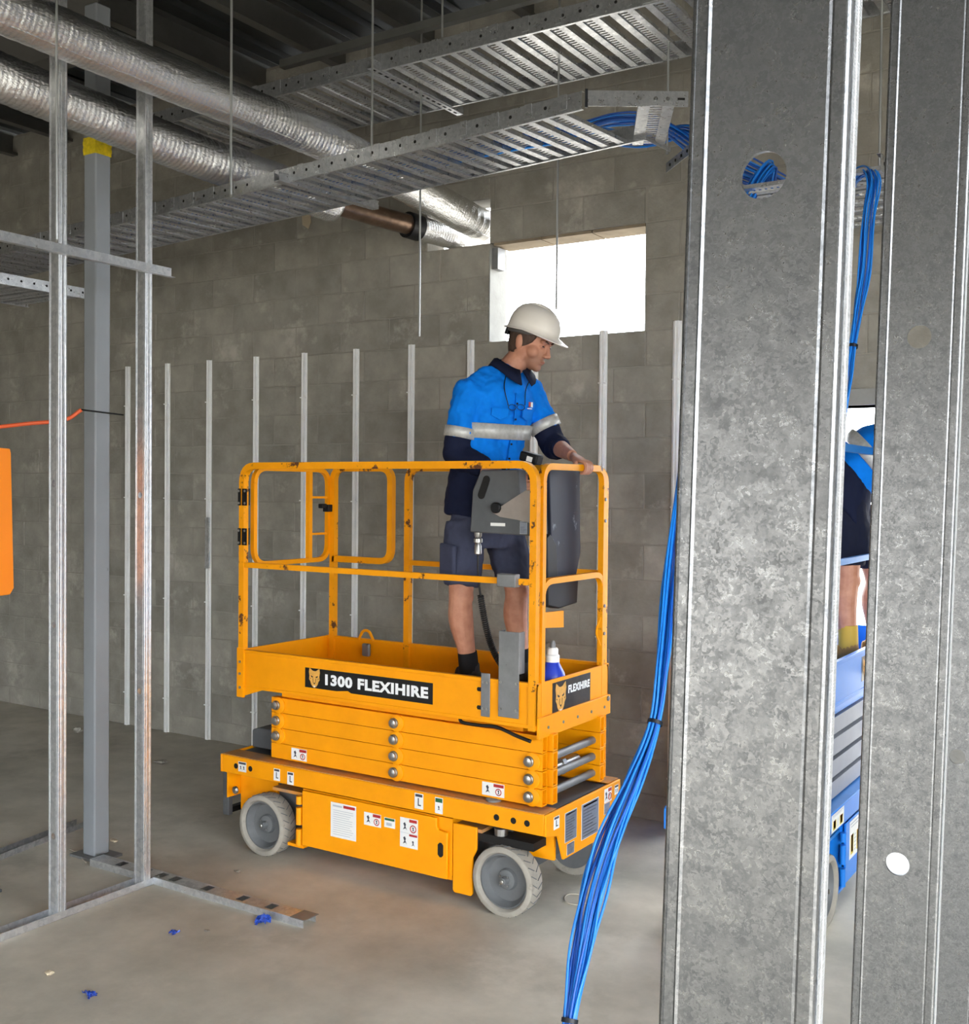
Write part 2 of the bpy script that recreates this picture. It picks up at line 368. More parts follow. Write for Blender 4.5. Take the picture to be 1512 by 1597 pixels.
# ================================================================= studs, tracks, column
def stud_shape(h, w=.064, d=.035, lip=.008, t=.0012, holes=(), hr=.014, crease=True, flip=1):
    """C stud standing on z=0: web in the x direction at y=0, flanges go +y; returns list of (name, MB)"""
    web = MB(); r = .0025
    xs = [(r, 0)]
    if crease: xs += [(.0085, 0), (.0100, -.0014), (.0115, 0)]
    a = xs[-1][0]; b = w-a
    hs = sorted(holes)
    for (xa, ya), (xb, yb_) in zip(xs[:-1], xs[1:]):
        web.add([(xa, ya, 0), (xb, yb_, 0), (xb, yb_, h), (xa, ya, h)], [(0, 1, 2, 3)])
        web.add([(w-xb, -yb_*.45, 0), (w-xa, -ya*.45, 0), (w-xa, -ya*.45, h), (w-xb, -yb_*.45, h)], [(0, 1, 2, 3)])
    z = 0
    for hz in hs:
        s_ = min((b-a)/2, .03); cxh = w/2
        web.add([(a, 0, z), (b, 0, z), (b, 0, hz-s_), (a, 0, hz-s_)], [(0, 1, 2, 3)])
        if cxh-s_ > a+1e-4:
            web.add([(a, 0, hz-s_), (cxh-s_, 0, hz-s_), (cxh-s_, 0, hz+s_), (a, 0, hz+s_)], [(0, 1, 2, 3)])
            web.add([(cxh+s_, 0, hz-s_), (b, 0, hz-s_), (b, 0, hz+s_), (cxh+s_, 0, hz+s_)], [(0, 1, 2, 3)])
        N_ = 32; sq = []; ci = []; cb = []
        for i in range(N_):
            t_ = 2*math.pi*i/N_; c_, s2 = math.cos(t_), math.sin(t_); k_ = s_/max(abs(c_), abs(s2))
            sq.append((cxh+c_*k_, 0, hz+s2*k_)); ci.append((cxh+c_*hr, 0, hz+s2*hr)); cb.append((cxh+c_*hr, .0035, hz+s2*hr))
        web.add(sq+ci+cb, [(i, (i+1) % N_, N_+(i+1) % N_, N_+i) for i in range(N_)]+[(N_+i, N_+(i+1) % N_, 2*N_+(i+1) % N_, 2*N_+i) for i in range(N_)])
        z = hz+s_
    web.add([(a, 0, z), (b, 0, z), (b, 0, h), (a, 0, h)], [(0, 1, 2, 3)])
    fls = []
    for sgn in (0, 1):
        p = []
        pc_ = [(r-r*math.sin(math.pi/2*i/4), r-r*math.cos(math.pi/2*i/4)) for i in range(5)]+[(0, .006)]
        if sgn: pc_ = [(w-x, y) for x, y in pc_]
        k = len(pc_); web.add([(x, y, 0) for x, y in pc_]+[(x, y, h) for x, y in pc_], [(i, i+1, k+i+1, k+i) for i in range(k-1)])
        p += [(0, .006), (.0009, .008), (.0009, .012), (0, .014), (0, d-.014), (.0009, d-.012), (.0009, d-.008), (0, d-.006), (0, d), (lip, d)]
        if sgn: p = [(w-x, y) for x, y in p]
        f = MB(); k = len(p); f.add([(x, y, 0) for x, y in p]+[(x, y, h) for x, y in p], [(i, i+1, k+i+1, k+i) for i in range(k-1)]); fls.append(f)
    return web, fls
def stud(name, label, pos, h, group=None, material='galv', rz=0., lean=0., **kw):
    e = root(name, label, 'stud', pos, group, local=True, rz=rz)
    web, fls = stud_shape(h, **kw)
    o = web.build('web', material, e, fix=False); sd = o.modifiers.new('thick', 'SOLIDIFY'); sd.thickness = .001
    for f in fls:
        o = f.build('flange', material+'_edge' if material+'_edge' in M else material, e, fix=False); sd = o.modifiers.new('thick', 'SOLIDIFY'); sd.thickness = .001
    if lean: e.rotation_euler.y = lean
    return e
# knurled flange metal of the near studs
mk = galv_mat('galvanised_knurled', .5, .72, .38, 150); M['galv_near_edge'] = mk
nt = mk.node_tree; tcn = nt.nodes.new('ShaderNodeTexCoord'); wv = nt.nodes.new('ShaderNodeTexWave'); wv.bands_direction = 'Z'; wv.inputs['Scale'].default_value = 160
nt.links.new(tcn.outputs['Object'], wv.inputs['Vector']); bpn = nt.nodes.new('ShaderNodeBump'); bpn.inputs['Strength'].default_value = .3; bpn.inputs['Distance'].default_value = .0005
nt.links.new(wv.outputs[0], bpn.inputs['Height']); nt.links.new(bpn.outputs[0], nt.nodes['Principled BSDF'].inputs['Normal'])
LEAN = math.radians(1.3)
def lean_pos(xh, y): return (xh - (HC)*math.tan(LEAN)*1.0, y, 0)
hz1 = at_y(1182, 270, .617).z; hz2 = at_y(1433, 523, 1.34).z; hz2b = at_y(1395, 1345, 1.34).z; hz3 = at_y(1500, 1180, 2.06).z
stud('wall_stud', 'closest spangled steel wall stud with one round hole near its top', lean_pos(-.257, .617), 4.2, 'spangled studs of the near partition', 'galv_near', lean=LEAN, w=.091, d=.024, holes=(hz1,), hr=.0135)
stud('wall_stud', 'spangled steel wall stud with two round holes, second from the camera', lean_pos(-.314, 1.34), 4.2, 'spangled studs of the near partition', 'galv_near', lean=LEAN, w=.091, d=.024, holes=(hz2b, hz2), hr=.0135)
stud('wall_stud', 'spangled steel wall stud cut off by the right edge of the picture', lean_pos(-.366, 2.06), 4.2, 'spangled studs of the near partition', 'galv_near', lean=LEAN, w=.091, d=.024, holes=(hz3,), hr=.0135)
# left partition frame
FX = -4.011
fr_h = 4.18
stud('wall_stud', 'bright narrow steel stud standing left of the grey column', (FX-.064, 2.955, 0.0015), fr_h, 'studs of the left partition frame', 'galv_bright', w=.064, d=.040, holes=(.35, 1.25, 1.85))
stud('wall_stud', 'bright narrow steel stud standing right of the grey column at the track corner', (FX-.064, 3.41, 0.0015), fr_h, 'studs of the left partition frame', 'galv_bright', w=.064, d=.040, holes=(.9, 1.8))
def channel(mb, p, q, w, h, t=.0015, up=V((0, 0, 1))):
    p, q = V(p), V(q); d = (q-p).normalized(); sd = d.cross(up).normalized(); L_ = (q-p).length
    mb.obox((p+q)/2+up*t/2, d, sd, up, L_/2, w/2, t/2)
    for s_ in (-1, 1): mb.obox((p+q)/2+sd*(s_*(w/2-t/2))+up*(h/2), d, sd, up, L_/2, t/2, h/2)
    return mb
# floor tracks
m = MB(); channel(m, (FX-.032, 1.2, 0), (FX-.032, 3.50, 0), .068, .032); o = m.build('floor_track', 'galv_bright', o=(FX-.032, 2.4, 0)); tag(o, 'galvanised floor track holding the two bright studs at left', 'track', 'floor tracks')
q = V((-3.09, 3.505, 0)); p = V((FX-.45, 3.505, 0))
rt = root('floor_track', 'upturned slotted floor track lying from the grey column past the frame corner', 'track', (-3.6, 3.505, 0), 'floor tracks')
m = MB(); L0 = p.x; hgt = .032
m.box(p.x, q.x, 3.465, 3.4665, 0, hgt); m.box(p.x, q.x, 3.5435, 3.545, 0, hgt); 
slots = [-4.30, -4.13, -4.02, -3.93, -3.72, -3.50, -3.33]
xa = p.x
for sx_ in slots+[None]:
    if sx_ is None: m.box(xa, q.x, 3.465, 3.545, hgt, hgt+.0015)
    else:
        m.box(xa, sx_, 3.465, 3.545, hgt, hgt+.0015); m.box(sx_, sx_+.045, 3.465, 3.478, hgt, hgt+.0015); m.box(sx_, sx_+.045, 3.532, 3.545, hgt, hgt+.0015); xa = sx_+.045
m.build('channel', 'galv_bright', rt)
MB().box(q.x-.07, q.x+.012, 3.46, 3.55, .0335, .036).build('end_clip', 'mid_grey', rt)
m = MB(); a_ = at_z(0, 1337, 0); b_ = at_z(74, 1308, 0); dd = (b_-a_).normalized(); channel(m, a_-dd*.8, b_+dd*.25, .07, .03); o = m.build('floor_track', 'galv', o=(a_.x, a_.y, 0)); tag(o, 'dull floor track at the far left, behind the first bright stud', 'track', 'floor tracks')
# noggin
m = MB(); nz = 2.835
m.box(FX+.001, FX+.0025, 1.4, 3.56, nz-.022, nz+.022); m.box(FX+.001, FX+.03, 1.4, 3.56, nz-.024, nz-.022)
o = m.build('nogging_strip', 'galv_bright', o=(FX, 2.4, nz)); tag(o, 'thin horizontal steel strip screwed across the two bright left studs', 'strip')
# grey square column with yellow tape
cl = root('steel_column', 'grey painted square steel column with a band of yellow tape', 'column', (-4.555, 3.575, 0))
m = MB(); m.box(-4.6, -4.51, 3.53, 3.62, .012, 4.19); m.build('post', 'grey_paint', cl, bevel=.008)
MB().box(-4.66, -4.45, 3.50, 3.65, .0, .012).build('base_plate', 'mid_grey', cl)
m = MB()
for i in range(5):
    zz = 3.47+i*.016; g = .0015+.0015*(i % 2); m.obox(V((-4.555, 3.575, zz)), X, Y, Z, .045+g, .045+g, .0095)
m.build('yellow_tape_band', 'tape', cl)
# furring channels on the wall
fx = [-6.88, -6.437, -6.0, -5.536, -5.088, -4.637, -4.187, -3.735, -3.283, -2.83, -2.38]
fd = ['far left, just left of the second bright stud', 'second from the far left', 'third from the far left, with a crimped splice', 'fourth from the far left, behind the gate hinges', 'fifth from the far left, behind the gate bar', 'sixth from the far left, behind the platform railing', 'seventh from the far left, behind the railing', "eighth, showing above the worker's shoulder", "ninth, hidden behind the worker's head", "tenth, rising beside the worker's gripping hand", 'last, beside the nearest spangled stud']
def furring_mesh(h, splice):
    m = MB(); prof = [(-.026, 0), (-.026, -.003), (-.014, -.003), (-.011, -.02), (-.006, -.02), (-.004, -.017), (.004, -.017), (.006, -.02), (.011, -.02), (.014, -.003), (.026, -.003), (.026, 0)]
    rings = [[(x, y, 0) for x, y in prof], [(x, y, h) for x, y in prof]]; m.loft(rings)
    return m
for x_, d_ in zip(fx, fd):
    top_ = 2.757 if x_ != -2.38 else 2.775
    if -3.6 < x_ < -2.6: top_ = 2.752
    e = root('furring_channel', 'pale furring channel on the wall, '+d_, 'channel', (x_, YW-.002, 0), 'furring channels on the block wall', local=True)
    furring_mesh(top_, 0).build('channel', 'furring', e)
    for zc in (.25, 1.0, 1.75, 2.45): MB().box(-.022, .022, -.024, -.004, zc, zc+.008).build('clip', 'furring', e)
    if x_ == -6.0:
        MB().box(-.016, .016, -.023, -.004, 1.25, 1.62).build('splice', 'galv_bright', e)

# ================================================================= cable trays
def rung_mesh(key, wd, ln):
    m = MB(); t = .0015
    for s_ in (-1, 1):
        m.box(s_*.024, s_*wd/2, -ln/2, ln/2, 0, t); m.box(s_*wd/2-s_*t, s_*wd/2, -ln/2, ln/2, 0, .016); m.box(s_*.024, s_*.0225, -ln/2, ln/2, 0, .007)
    k = int(ln/.024); st = ln/k
    m.box(-.0225, -.017, -ln/2, ln/2, .006, .0075); m.box(.017, .0225, -ln/2, ln/2, .006, .0075)
    for i in range(k): y_ = -ln/2+st*i; m.box(-.017, .017, y_, y_+st*.52, .006, .0075)
    me = m.mesh('rung'); me.materials.append(M['galv_tray']); return me
def tray(label, o, L_, wd, pitch, rz=0., rail_h=.075, clips=True, rung_w=.115, splice=()):
    """local x along, y 0..wd across, z=0 underside"""
    e = root('cable_tray', label, 'cable tray', o, 'cable trays under the roof', local=True, rz=rz)
    for y_, s_ in ((0, 1), (wd, -1)):
        m = MB(); m.box(0, L_, y_-.001, y_+.001, .0, rail_h); m.box(0, L_, y_, y_+s_*.016, rail_h, rail_h+.002); m.box(0, L_, y_, y_+s_*.014, -.002, 0)
        sr = m.build('side_rail', 'galv_tray', e)
        if y_ == 0:
            m = MB(); x_ = .05
            while x_ < L_-.05: m.lathe([(.0075, 0), (.0075, .001)], (x_, -.0012, rail_h*.55), (0, -1, 0), 8); x_ += .085
            tag(m.build('rail_slot_row', 'hole', sr), kind='stuff')
            if clips:
                x_ = .1
                while x_ < L_-.1: MB().box(x_, x_+.035, -.0035, -.001, .012, rail_h+.004).build('tab', 'galv_tray', sr); x_ += .165
            for sp in splice:
                MB().box(sp-.11, sp+.11, -.004, -.001, .004, rail_h-.006).build('splice_plate', 'galv_tray', sr)
    me = rung_mesh('', rung_w, wd-.004); x_ = pitch*.5
    while x_ < L_:
        r = D.objects.new('rung', me); COL.objects.link(r); r.parent = e; r.location = (x_, wd/2, .001); x_ += pitch
    return e
# upper tray
UY, UZ = 4.27, 3.870
tray('high slotted cable tray passing over both foil ducts', (-5.45, UY, UZ), 4.6, .61, .165, splice=(1.95, 3.6))
# lower tray
LY, LZ = 4.0, 3.28
_a = at_z(241, 327, LZ+.03); _b = at_z(908, 157, LZ+.03); LDIR = (_b-_a).normalized(); LRZ = math.atan2(LDIR.y, LDIR.x); LN = V((-LDIR.y, LDIR.x, 0))
_o = _a-LDIR*2.6; LLEN = (_b-_o).length
def on_low(f, n_, z_=0.): p_ = _a+LDIR*f+LN*n_; return V((p_.x, p_.y, LZ+z_))
tray('lower slotted cable tray running along the wall under the foil ducts', (_o.x, _o.y, LZ), LLEN, .47, .15, rz=LRZ, rail_h=.065, rung_w=.11, splice=(2.2, 3.5))
# bend of the lower tray, to the right, with loose connector plate
bd = root('cable_tray_bend', 'angled end piece of the lower tray with three bolts and blue cables inside', 'cable tray', (-2.1, LY, LZ))
pa = at_d(915, 154, 4.80); pb = at_d(1074, 154, 4.80)
zc = (pa.z+pb.z)/2
dirb = V((pb.x-pa.x, pb.y-pa.y, 0)).normalized(); nb_ = V((dirb.y, -dirb.x, 0))
m = MB(); m.obox(V(((pa.x+pb.x)/2, (pa.y+pb.y)/2, zc)), dirb, nb_, Z, (pb-pa).length/2, .001, .034); pl = m.build('connector_plate', 'galv_tray', bd)
for f_ in (.52, .68, .80):
    c = pa.lerp(pb, f_); c.z = zc; MB().lathe([(.009, 0), (.009, .004), (.005, .009)], c+nb_*.001, nb_, 10).build('bolt', 'steel', pl)
c = pa.lerp(pb, .93); c.z = zc; MB().obox(c+nb_*.0014, dirb, nb_, Z, .016, .0004, .005).build('slot', 'hole', pl)
ti = pa.copy(); ti.z = zc; MB().obox(ti, dirb, nb_, Z, .006, .004, .04).build('black_tie', 'tie', bd)
# wide bend rung and far edge rail
rc = at_z(1024, 170, LZ); far = at_z(1012, 230, LZ)
m = MB(); rdir = V((far.x-rc.x, far.y-rc.y, 0)); rl = rdir.length; rdir.normalize(); sdv = V((rdir.y, -rdir.x, 0)); base = V((rc.x, rc.y, LZ+.012))
for s_ in (-1, 1): m.obox(base+rdir*rl/2+sdv*(s_*.045), rdir, sdv, Z, rl/2, .022, .001); m.obox(base+rdir*rl/2+sdv*(s_*.067)+Z*.01, rdir, sdv, Z, rl/2, .001, .01)
kk = int(rl/.026)
for i in range(kk): m.obox(base+rdir*(rl*(i+.5)/kk)+Z*.004, rdir, sdv, Z, .008, .023, .001)
m.build('wide_rung', 'galv_tray', bd)
ea = V((_b.x, _b.y, LZ))+LN*.47; eb = at_z(1046, 237, LZ)
m = MB(); m.beam(ea+Z*.01, eb+Z*.01, .002, .02); m.build('far_rail', 'galv_tray', bd)
br0 = at_d(1040, 262, 4.9); br1 = at_d(1085, 226, 4.6)
br = MB(); br.beam(br0, br1+(br1-br0)*.4, .004, .042); bk = br.build('perforated_bracket', 'galv_tray', bd)
bn = (br1-br0).normalized(); sdn = bn.cross(Z).normalized()
for i in range(5):
    c = br0.lerp(br1, .15+i*.2); MB().lathe([(.007, 0), (.007, .003)], c-sdn*-.0022, sdn, 8).build('bracket_hole', 'hole', bk)
# P-direction tray behind the near stud
tray('bright short cable tray seen through the gap between the near studs', (-1.0, 4.32, 3.06), .92, .62, .13, rz=math.pi/2, rail_h=.06, clips=False)
# bend tray at far left under the nogging
pt = at_z(0, 447, 3.0); 
tray('cable tray piece at the left edge behind the first bright stud', (pt.x+.10, pt.y-1.0, 3.0), 1.55, .62, .15, rz=math.pi/2, rail_h=.06, clips=False)

# unistrut supports under the trays (cross bearers) and above
def bearer(label, p, q, holes=True, mt='galv_tray'):
    p, q = V(p), V(q); e = root('strut_bearer', label, 'strut', (p+q)/2, 'slotted strut bearers carrying the trays'); d = (q-p).normalized(); sd = d.cross(Z).normalized(); L_ = (q-p).length
    m = MB(); m.obox((p+q)/2, d, sd, Z, L_/2, .0205, .001)
    for s_ in (-1, 1): m.obox((p+q)/2+sd*(s_*.0195)+Z*.02, d, sd, Z, L_/2, .001, .02)
    m.build('channel', mt, e)
    if holes:
        k = int(L_/.05)
        for i in range(k): MB().obox((p+q)/2+d*(-L_/2+.03+i*.05)-Z*.0014, d, sd, Z, .014, .006, .0005).build('slot', 'hole', e)
    return e
bearer('perforated strut bearer under the high cable tray', (-3.36, UY-.06, UZ-.006), (-3.36, UY+.72, UZ-.006))
bearer('plain strut bearer under the lower cable tray', on_low(1.05, -.06, -.006), on_low(1.05, .60, -.006), False)
s0 = at_z(440, 107, 4.06); s1 = at_z(605, 63, 4.06)
bearer('dark strut hung above the high cable tray', s0, s1+(s1-s0)*4.0, False, 'purlin')

# ================================================================= threaded rods
def trod(label, x, y0, y1, Yp, top=4.77, bottom=None):
    a = at_y(x, y1, Yp); zb = bottom if bottom is not None else a.z
    e = root('threaded_rod', label, 'rod', (a.x, a.y, zb), 'threaded hanger rods')
    MB().cyl((a.x, a.y, zb), (a.x, a.y, top), .005, 8).build('rod', 'rod', e)
    if bottom is None: MB().lathe([(.0065, 0), (.0065, .012)], (a.x, a.y, zb-.001), Z, 6).build('end_nut', 'steel', e)
trod('hanger rod ending in front of the lower tray, right of the second bright stud', 360, 0, 308, 3.3)
trod("hanger rod in front of the first bright stud's top", 88, 0, 378, 2.75)
trod('long hanger rod through the high tray down to the lower tray', 580, 0, 243, _a.y+LDIR.y/LDIR.x*(at_y(580, 243, 4.1).x-_a.x)-.02)
trod('hanger rod dropping to the edge of the high tray', 690, 0, 62, UY-.02)
trod('bare hanger rod hanging against the wall, left of the window', 654, 180, 524, LY+.60)
trod("bare hanger rod hanging across the window above the worker's helmet", 868, 250, 482, LY+.62)
trod('hanger rod at the bent end of the lower tray', 1041, 60, 240, LY+.68)
trod('hanger rod seen between the two nearest studs', 1372, 0, 268, 4.6)
# ================================================================= foil ducts
def foil():
    m = D.materials.new('duct_foil'); m.use_nodes = True; nt = m.node_tree; N = nt.nodes; L = nt.links; b = N['Principled BSDF']
    b.inputs['Base Color'].default_value = (.88, .88, .87, 1); b.inputs['Metallic'].default_value = 1.; b.inputs['Roughness'].default_value = .27
    tc = N.new('ShaderNodeTexCoord')
    wv = N.new('ShaderNodeTexWave'); wv.bands_direction = 'Y'; wv.inputs['Scale'].default_value = 14; wv.inputs['Distortion'].default_value = 1.5; wv.inputs['Detail'].default_value = 3; wv.inputs['Detail Scale'].default_value = 6; L.new(tc.outputs['Object'], wv.inputs['Vector'])
    mp = N.new('ShaderNodeMapping'); mp.inputs['Scale'].default_value = (1, .35, 1); L.new(tc.outputs['Object'], mp.inputs[0])
    n = N.new('ShaderNodeTexNoise'); n.inputs['Scale'].default_value = 26; n.inputs['Detail'].default_value = 6; n.inputs['Roughness'].default_value = .7; L.new(mp.outputs[0], n.inputs['Vector'])
    b1 = N.new('ShaderNodeBump'); b1.inputs['Strength'].default_value = .16; b1.inputs['Distance'].default_value = .006; L.new(wv.outputs[0], b1.inputs['Height'])
    b2 = N.new('ShaderNodeBump'); b2.inputs['Strength'].default_value = .8; b2.inputs['Distance'].default_value = .012; L.new(n.outputs[0], b2.inputs['Height']); L.new(b1.outputs[0], b2.inputs['Normal']); L.new(b2.outputs[0], b.inputs['Normal'])
    return m
M['foil'] = foil()
def duct(label, pts, rad, end=None):
    e = root('foil_duct', label, 'duct', pts[len(pts)//2], 'foil ducts')
    pa = catmull(pts, 26); m = MB(); rs = [rad*(1+.012*math.sin(i*2.1)+.02*noise.noise(V((i*.17, 0, 3)))) for i in range(len(pa))]
    m.tube(pa, rs, 32); m.build('sleeve', 'foil', e, smooth=2)
    # lengthwise tape seam
    s_ = MB(); off = V((.55, -.0, -.83)); s_.tube([p+off*rad*.99 for p in pa[2:-2]], .004, 6); s_.build('tape_seam', 'foil', e, smooth=2)
    return e, pa
d1 = [(-3.74, 6.3, 3.47), (-3.721, 5.69, 3.483), (-3.728, 5.1, 3.535), (-3.747, 4.5, 3.60), (-3.80, 4.0, 3.635), (-3.852, 3.2, 3.655), (-3.880, 2.6, 3.675), (-3.90, 2.0, 3.69), (-3.92, 1.2, 3.70)]
e1, _ = duct('upper crinkled foil duct crossing the top left corner to the wall opening', d1, .098)
d2 = [(-4.09, 4.80, 3.445), (-4.144, 4.25, 3.468), (-4.243, 3.9, 3.509), (-4.342, 3.4, 3.574), (-4.409, 2.95, 3.622), (-4.58, 2.4, 3.74), (-4.72, 1.8, 3.80)]
e2, _ = duct('lower crinkled foil duct passing behind the two bright studs', d2, .105)
pp = catmull([(-4.09, 4.80, 3.445), (-4.03, 5.05, 3.43), (-3.955, 5.36, 3.418)], 10)
MB().tube(pp, .06, 24).build('brown_pipe_section', 'brown_reflection', e2, smooth=2)
MB().tube(catmull([(-3.965, 5.33, 3.418), (-3.945, 5.42, 3.412)], 4), .078, 24).build('rubber_coupling', 'rubber', e2, smooth=True)
MB().tube(catmull([(-3.95, 5.40, 3.413), (-3.92, 5.69, 3.415), (-3.88, 6.2, 3.41)], 8), .074, 24).build('wall_sleeve', 'foil', e2, smooth=2)
# paper scrap hanging at the wall top
pc = at_y(478, 346, YW-.01)
m = MB(); m.prism([(-.035, .04), (.04, .045), (.045, -.01), (.02, -.05), (-.01, -.03), (-.03, -.02)], pc, X, Z, -Y, .006); o = m.build('paper_scrap', 'chip', o=pc); tag(o, 'small torn paper scrap stuck on the wall under the lower tray', 'scrap')

# ================================================================= blue cables
def strands(e, path, n, spread, r=.0034, mats=('cable', 'cable', 'cable_dark')):
    base = catmull(path, 8); K = len(base)
    sp = catmull([V((s, 0, 0)) for s in spread], 8); sp = [s.x for s in sp]
    for k in range(n):
        ph = 2.399*k; rad = math.sqrt((k+.5)/n); tw = random.uniform(-.8, .8)
        pts = []; u = None
        for i in range(K):
            d = (base[min(i+1, K-1)]-base[max(i-1, 0)]).normalized()
            if u is None: u, v = perp(d)
            else: u = (u-d*u.dot(d)).normalized(); v = d.cross(u)
            t = ph+tw*i/K*2; wob = 1+.15*math.sin(i*.35+k)
            pts.append(base[i]+(u*math.cos(t)+v*math.sin(t))*(rad*sp[i]*wob))
        MB().tube(pts, r, 6).build('cable', mats[k % len(mats)], e, smooth=2)
    return base, sp
def tie(e, base, sp, i):
    d = (base[min(i+1, len(base)-1)]-base[i-1]).normalized(); MB().lathe([(sp[i]+.005, -.006), (sp[i]+.0065, -.006), (sp[i]+.0065, .006), (sp[i]+.005, .006)], base[i], d, 14, closed=True).build('cable_tie', 'tie', e, smooth=True)
# bundle A between the near studs
A = [V((-1.25, 4.85, 3.09)), at_d(1330, 283, 4.35), at_d(1352, 266, 4.22), at_d(1363, 285, 4.15), at_d(1356, 340, 4.12), at_d(1350, 420, 4.10), at_d(1341, 480, 4.08), at_d(1331, 540, 4.05), at_d(1322, 600, 4.02), at_d(1309, 660, 4.00), at_d(1290, 760, 3.98), at_d(1262, 900, 3.90)]
ea_ = root('cable_bundle', 'tied bundle of blue data cables hanging between the two nearest studs', 'cable', A[0], 'hanging bundles of blue data cables')
b_, s_ = strands(ea_, A, 14, [.02, .025, .022, .024, .026, .022, .018, .011, .018, .026, .028, .03]); tie(ea_, b_, s_, 56)
# bundle B in front of the yellow lift's end
B = [V((-1.38, 5.0, 3.09)), V((-1.5, 4.6, 3.10)), at_d(1200, 262, 4.6), at_d(1160, 330, 4.5), at_d(1110, 520, 4.2), at_d(1078, 680, 3.9), at_d(1058, 800, 3.7), at_d(1044, 920, 3.55), at_d(1034, 1030, 3.45), at_d(1022, 1127, 3.38), at_d(988, 1220, 3.3), at_d(952, 1310, 3.22), at_d(927, 1390, 3.15), at_d(909, 1480, 3.08), at_d(889, 1592, 3.0), at_d(884, 1680, 2.95)]
z_ = at_d(900, 1800, 2.9); B.append(V((z_.x, z_.y, .12))); B.append(V((z_.x+.12, z_.y-.10, .04)))
eb_ = root('cable_bundle', "long bundle of blue data cables sweeping down past the yellow lift's right end", 'cable', (B[-1].x, B[-1].y, 0), 'hanging bundles of blue data cables')
b_, s_ = strands(eb_, B, 18, [.02, .022, .03, .028, .022, .022, .022, .023, .021, .0175, .028, .037, .040, .034, .017, .025, .03, .03], r=.0044); tie(eb_, b_, s_, 72); tie(eb_, b_, s_, 112)
# cables lying in the tray bend
for j, (lab, pts) in enumerate((('dark blue cables fanning through the bend of the lower tray', [at_d(905, 200, 5.2), at_d(960, 186, 5.2), at_d(1020, 190, 5.2), at_d(1075, 222, 5.1), at_d(1120, 262, 4.9), V((-1.45, 4.75, 3.11))]), ('dark blue cables lying along the lower tray into its bend', [on_low(-.8, .3, .05), on_low(.4, .27, .05), on_low(1.6, .3, .05), on_low(2.4, .33, .05), at_d(1000, 218, 5.3), at_d(1075, 205, 5.2), at_d(1150, 250, 4.9), V((-1.35, 4.95, 3.11))]))):
    e_ = root('cable_bundle', lab, 'cable', pts[0], 'cables lying in the trays'); strands(e_, pts, 12, [.03, .028, .03, .035, .035, .04, .04, .03][:len(pts)], r=.0045, mats=('cable_dark', 'cable'))
# ================================================================= left edge things
c0 = at_x(22, 700, -4.62); c1 = at_x(22, 927, -4.62)
e = root('orange_board', 'orange sheet metal board cut off by the left edge of the picture', 'board', (-4.66, 2.86, 0))
m = MB(); m.prism([(c0.y-.02, c0.z), (c0.y-.015, c0.z-.02), (c1.y, c1.z+.03), (c1.y-.02, c1.z), (c1.y-.32, c1.z-.01), (c1.y-.32, c0.z+.015)], (-4.62, 0, 0), Y, Z, -X, .03); m.build('panel', 'orange_panel', e, bevel=.004)
MB().box(-4.70, -4.652, 2.84, 2.885, .01, 1.9).build('post', 'dark_grey', e); MB().box(-4.85, -4.5, 2.66, 3.02, 0, .012).build('foot_plate', 'dark_grey', e)
k0, k1, k2, k3 = at_d(-60, 672, 4.9), at_d(40, 661, 4.95), at_d(100, 655, 5.0), at_d(127, 639, 5.02)
e = root('power_lead', 'orange power lead pulled taut from the left edge, ending in a black rod', 'cable', k3)
MB().tube(catmull([at_d(-260, 690, 4.8), k0, k1, k2, k3], 8), .009, 10).build('cord', 'orange_cord', e, smooth=2)
k4 = at_d(192, 647, 5.4); MB().tube([k3, k3.lerp(k4, .5), k4], .004, 8).build('black_rod', 'black', e, smooth=2)
# ================================================================= floor litter
def crumple(c, sx, sy, sz, seed, mats):
    m = MB(); rnd = random.Random(seed)
    rings = []
    for k in range(6):
        t = math.pi*(k+.3)/6.6; rings.append([V(c)+V((sx*math.sin(t)*math.cos(a*.7854)*rnd.uniform(.5, 1.1), sy*math.sin(t)*math.sin(a*.7854)*rnd.uniform(.5, 1.1), sz*(1-math.cos(t))*rnd.uniform(.7, 1.1))) for a in range(8)])
    return m.loft(rings)
def wrapper(label, px, py, s, seed):
    c = at_z(px, py, 0); rnd = random.Random(seed); m = MB()
    for k in range(9):
        a = rnd.uniform(0, 6.283); d = V((math.cos(a), math.sin(a), rnd.uniform(-.1, .9))).normalized(); t = d.cross(V((rnd.uniform(-1, 1), rnd.uniform(-1, 1), 1))).normalized()
        o_ = c+V((rnd.uniform(-.4, .4)*s, rnd.uniform(-.3, .3)*s, s*.12+rnd.uniform(0, .2)*s)); L_ = s*rnd.uniform(.35, .7); W_ = s*rnd.uniform(.2, .42); n_ = d.cross(t)
        pts_ = []
        for i in range(4):
            for j in range(3):
                q = o_+d*(L_*(i/3-.5))+t*(W_*(j/2-.5))+n_*(s*.12*math.sin(i*2.3+j*1.7+k)); q.z = max(q.z, .002); pts_.append(q)
        m.add(pts_, [(i*3+j, i*3+j+1, i*3+j+4, i*3+j+3) for i in range(3) for j in range(2)])
    o = m.build('plastic_wrapper', 'wrap', o=c, fix=False); sd = o.modifiers.new('thick', 'SOLIDIFY'); sd.thickness = .0008; tag(o, label, 'wrapper', 'blue plastic scraps on the floor')
def litter(name, label, cat, px, py, s, mt, seed, flat=.5, group=None):
    c = at_z(px, py, 0); o = crumple(c, s, s*.7, s*flat*.5, seed, None).build(name, mt, o=c); tag(o, label, cat, group); return o
wrapper('crumpled blue plastic wrapper against the slotted floor track', 408, 1438, .075, 3)
wrapper('tiny blue plastic scrap alone in the middle of the open floor', 271, 1457, .034, 4)
wrapper('small crumpled blue scrap nearest the lower left corner', 141, 1553, .046, 5)
